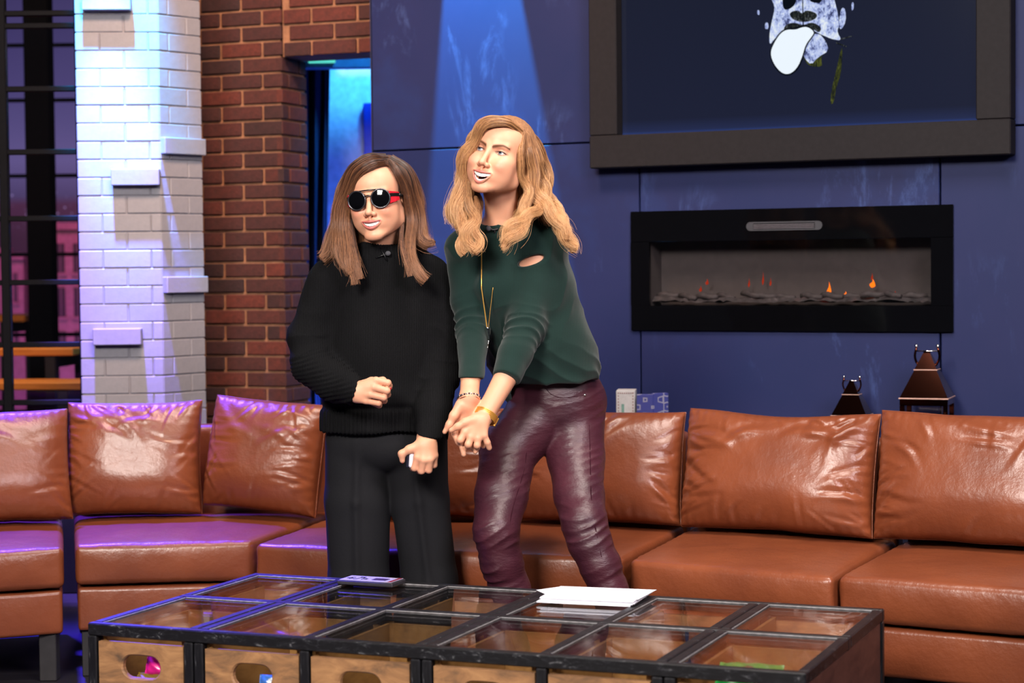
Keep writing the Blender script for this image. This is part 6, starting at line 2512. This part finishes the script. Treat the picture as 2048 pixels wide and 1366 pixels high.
    ph = (V[:, 2] - slope * V[:, 0])
    knee = np.exp(-((s - np.where(isr, 0.40, 0.38)) / 0.075) ** 2) + 0.8 * np.exp(-((s - np.where(isr, 0.52, 0.52)) / 0.06) ** 2)
    thigh = np.exp(-((s - 0.16) / 0.14) ** 2)
    side = np.clip(np.where(isr, (ax + 0.03) / 0.05, (ax + 0.0) / 0.05), 0, 1)
    d = 0.0062 * nm * knee * (fold(ph / 0.034 + 0.55 * nz) - 0.35)
    d += 0.0034 * nm * thigh * (0.25 + 0.65 * side) * (fold(ph / 0.024 + 0.40 * nz) - 0.35)
    hipz = np.clip((V[:, 2] - 0.80) / 0.05, 0, 1)
    d += 0.0022 * hipz * nm * (fold((V[:, 2] + np.abs(V[:, 0] - 0.125) * -0.35) / 0.030 + 0.5 * nz) - 0.35)
    d += 0.0015 * vnoise(V, 22, 8)
    V = V + N * d[:, None]
    tr = mk('trousers', V, F, MAROON, body, True)
    tt = bvh_of(tr)

    SEAMM = plain('maroon_seam', lin(46, 17, 27), 0.9, spec=0.05)

    def seam(nm, pts, r, m, lift=0.0006, parent=tr):
        q = [hit(tt, x, y, lift) for x, y in pts]
        q = [p for p in q if p is not None]
        b = MB()
        b.tube(spline(np.array(q), 4 * len(q)), r, 6)
        return b.build(nm, m, parent, True)
    seam('seam', [(1053, 905), (1048, 940), (1038, 975), (1027, 1010), (1020, 1045), (1018, 1075)], 0.0013, SEAMM, -0.0010)
    seam('seam', [(1178, 850), (1180, 900), (1181, 950), (1183, 1000), (1190, 1050), (1200, 1100), (1212, 1150)], 0.0013, SEAMM, -0.0010)
    seam('pocket_edge', [(1093, 779), (1103, 789), (1120, 795), (1145, 794), (1168, 790)], 0.0012, SEAMM, -0.0004)
    b = MB()
    b.ball(hit(tt, 1169.5, 790, 0.002), 0.0042, 12, 8)
    b.build('rivet', SILVER, tr, True)
    for an in (RL[-1], LL[-1]):
        S = Field(rng_axis(an[0] - 0.06, an[0] + 0.06, 0.004), rng_axis(an[1] - 0.24, an[1] + 0.08, 0.004), rng_axis(-0.004, 0.16, 0.004))
        S.cone(an + [0, 0.01, -0.030], [an[0], an[1] - 0.13, 0.032], 0.036, 0.031, 0.02)
        S.cone(an + [0, 0.028, -0.03], [an[0], an[1] + 0.03, 0.0], 0.016, 0.008, 0.012)
        S.half((0, 0, 0.0015), (0, 0, -1), an - 0.3, an + 0.3, 0.003)
        V, F = grow(S, 1)
        mk('shoe', V, F, SHOE, body, True)
    # necklace
    b = MB()
    run = [9.0]

    def hang(pts, lift):
        out = []
        for x, y in pts:
            h_ = hit(tree, x, y, lift)
            if h_ is not None:
                run[0] = min(run[0], h_[1])
            out.append(at(x, y, run[0]))
        return np.array(out)
    b.tube(spline(hang([(963, 496 + 4 * k) if k < 20 else (963 + (k - 20) * 0.55, 496 + 4 * k) for k in range(41)], 0.006), 60), 0.0018, 6)
    b.tube(spline(hang(((986, 575), (983, 600), (980, 625), (977, 655)), 0.004), 20), 0.0009, 6)
    nk = b.build('necklace', GOLD, body, True)
    b = MB()
    b.tube(spline(hang(((974, 654), (977, 662), (978, 672), (977, 684), (975, 696)), 0.012), 16), [0.003, 0.0042, 0.0036, 0.0040, 0.0030, 0.0036, 0.0030, 0.0032, 0.0030, 0.0028, 0.0026, 0.0024, 0.0022, 0.0018, 0.0014, 0.0008], 8)
    b.build('pendant', SILVER, nk, True)
    # microphone at the collar
    m0 = hit(tree, 977, 457, 0.026)
    b = MB()
    b.ball(m0, 0.0080, 14, 10)
    mic = b.build('microphone', FOAM, body, True)
    b = MB()
    q = [m0] + [hit(tree, x, y, 0.007) for x, y in ((986, 460), (996, 458))]
    b.tube(q, 0.0030, 7)
    q = [hit(tree, x, y, 0.005) for x, y in ((990, 448), (991, 458), (989, 466))]
    b.tube(q, 0.0022, 7)
    b.build('clip', plain('black_clip', lin(18, 18, 20), 0.4), mic, True)
    # bracelets
    ctr = zp(1742, 572, 5.638)
    ax_ = zp(1690, 680, 5.610) - at(1018, 748, 5.688)
    ax_ /= np.linalg.norm(ax_)
    u_ = np.cross(ax_, YV); u_ /= np.linalg.norm(u_)
    w_ = np.cross(ax_, u_)
    br = None
    for k in range(5):
        b = MB()
        cc = ctr + ax_ * (k - 2) * 0.0042
        b.tube([cc + u_ * 0.0345 * math.cos(q) + w_ * 0.0330 * math.sin(q) for q in np.linspace(0, 2 * math.pi, 49)], 0.0022, 7, False)
        if br is None:
            br = b.build('bangle', GOLD, body, True)
        else:
            b.build('strand', GOLD, br, True)
    b = MB()
    for k in range(6):
        b.ball(ctr + u_ * (-0.0355 if u_[0] < 0 else 0.0355) * 1.0 + ax_ * (k - 2.5) * 0.0045 - YV * 0.004, 0.0036, 8, 6)
    b.build('clasp', GOLD, br, True)
    ctr = zp(1535, 352, 5.641)
    ax_ = zp(1500, 440, 5.636) - at(942, 745, 5.69)
    ax_ /= np.linalg.norm(ax_)
    ax_ = ax_ + np.array([0.20, 0.0, 0.0]); ax_ /= np.linalg.norm(ax_)
    u_ = np.cross(ax_, YV); u_ /= np.linalg.norm(u_)
    w_ = np.cross(ax_, u_)
    DKB = plain('dark_bead', lin(30, 28, 44), 0.25)
    b1, b2 = MB(), MB()
    for k in range(30):
        q = 2 * math.pi * k / 30
        pnt = ctr + u_ * 0.0318 * math.cos(q) + w_ * 0.0308 * math.sin(q)
        (b1 if k % 2 else b2).ball(pnt, 0.0033, 8, 6)
    bb = b1.build('bead_bracelet', DKB, body, True)
    bb['kind'] = 'stuff'
    b2.build('silver_beads', SILVER, bb, True)['kind'] = 'stuff'
    b = MB()
    b.tube([ctr + ax_ * 0.008 + u_ * 0.0300 * math.cos(q) + w_ * 0.0292 * math.sin(q) for q in np.linspace(0, 2 * math.pi, 41)], 0.0014, 6, False)
    b.build('thin_bangle', plain('rose_gold', lin(206, 130, 90), 0.25, 1.0), body, True)
    # hair
    gd = [
        [(1043, 266, -0.045, .009), (1012, 246, -0.078, .011), (976, 251, -0.078, .011), (949, 281, -0.055, .010), (934, 320, -0.030, .012), (929, 362, -0.015, .014), (926, 402, -0.02, .016), (922, 442, -0.045, .016), (914, 478, -0.060, .006)],
        [(1040, 260, -0.01, .012), (1000, 244, -0.050, .017), (962, 255, -0.045, .015), (940, 292, -0.025, .015), (926, 340, -0.005, .017), (922, 388, -0.005, .018), (913, 424, -0.015, .015), (908, 468, -0.035, .005)],
        [(1040, 256, 0.03, .014), (1000, 245, 0.03, .018), (962, 266, 0.045, .020), (942, 320, 0.045, .020), (925, 380, 0.035, .018), (907, 422, 0.015, .010), (901, 450, 0.0, .003)],
        [(932, 345, -0.010, .010), (936, 395, -0.035, .013), (945, 432, -0.060, .014), (938, 470, -0.085, .014), (944, 500, -0.100, .009), (950, 512, -0.10, .003)],
        [(940, 360, 0.0, .012), (930, 420, -0.02, .016), (930, 460, -0.060, .016), (922, 490, -0.080, .011), (936, 508, -0.09, .003)],
        [(950, 395, -0.015, .008), (956, 425, -0.045, .010), (951, 455, -0.078, .011), (955, 482, -0.095, .008), (946, 508, -0.10, .003)],
        [(1045, 270, -0.045, .009), (1041, 305, -0.062, .010), (1045, 345, -0.045, .011), (1053, 385, -0.030, .013), (1056, 415, -0.040, .014), (1042, 440, -0.075, .014), (1022, 462, -0.100, .012), (1008, 482, -0.110, .008), (995, 497, -0.115, .002)],
        [(1050, 268, -0.02, .011), (1056, 310, -0.030, .014), (1060, 350, -0.020, .015), (1067, 390, -0.015, .015), (1072, 415, -0.025, .014), (1060, 434, -0.065, .013), (1040, 454, -0.095, .012), (1022, 478, -0.108, .010), (1012, 494, -0.112, .003)],
        [(1054, 264, 0.01, .014), (1072, 310, 0.01, .017), (1078, 352, 0.02, .018), (1086, 392, 0.02, .018), (1102, 418, 0.0, .016), (1120, 444, -0.025, .014), (1133, 472, -0.035, .011), (1146, 492, -0.035, .007), (1158, 501, -0.03, .002)],
        [(1048, 260, 0.04, .015), (1074, 295, 0.05, .019), (1088, 345, 0.06, .020), (1095, 392, 0.06, .020), (1110, 426, 0.03, .017), (1128, 460, 0.005, .014), (1140, 492, -0.01, .009), (1145, 510, -0.015, .003)],
        [(1058, 285, -0.01, .012), (1068, 332, -0.01, .014), (1070, 372, -0.012, .015), (1086, 406, -0.020, .015), (1110, 432, -0.035, .014), (1126, 458, -0.045, .011), (1138, 486, -0.045, .003)],
        [(1040, 256, 0.08, .018), (1066, 300, 0.11, .024), (1080, 370, 0.11, .026), (1092, 420, 0.08, .022), (1110, 455, 0.05, .014)],
        [(1052, 290, 0.05, .014), (1046, 370, 0.05, .016), (1048, 425, 0.04, .016), (1044, 455, 0.0, .012)],
        [(1020, 254, 0.08, .020), (1006, 320, 0.125, .030), (1005, 395, 0.115, .030), (1015, 436, 0.10, .024)],
        [(980, 262, 0.05, .018), (955, 320, 0.09, .024), (945, 390, 0.08, .024), (935, 440, 0.03, .018), (928, 475, -0.02, .010)],
    ]
    capA = [((0, -0.014, 0.040), (0.0785, 0.095, 0.0800))]
    capC = [((-0.000, 0.120, -0.006), (0.0640, 0.094, 0.084)), ((0, 0.07, -0.10), (0.062, 0.08, 0.10))]
    make_hair('hair', gd, fr, body, hair_mass_mat('blond_hair_mass', lin(120, 76, 44), lin(184, 130, 84)),
              hair_mat('blond_hair_strands', lin(104, 66, 40), lin(196, 144, 96), lin(214, 166, 116)), 5.79, (capA, capC), 0.0090, 0.115, 850, 8)
    return body


woman_black()
woman_green()
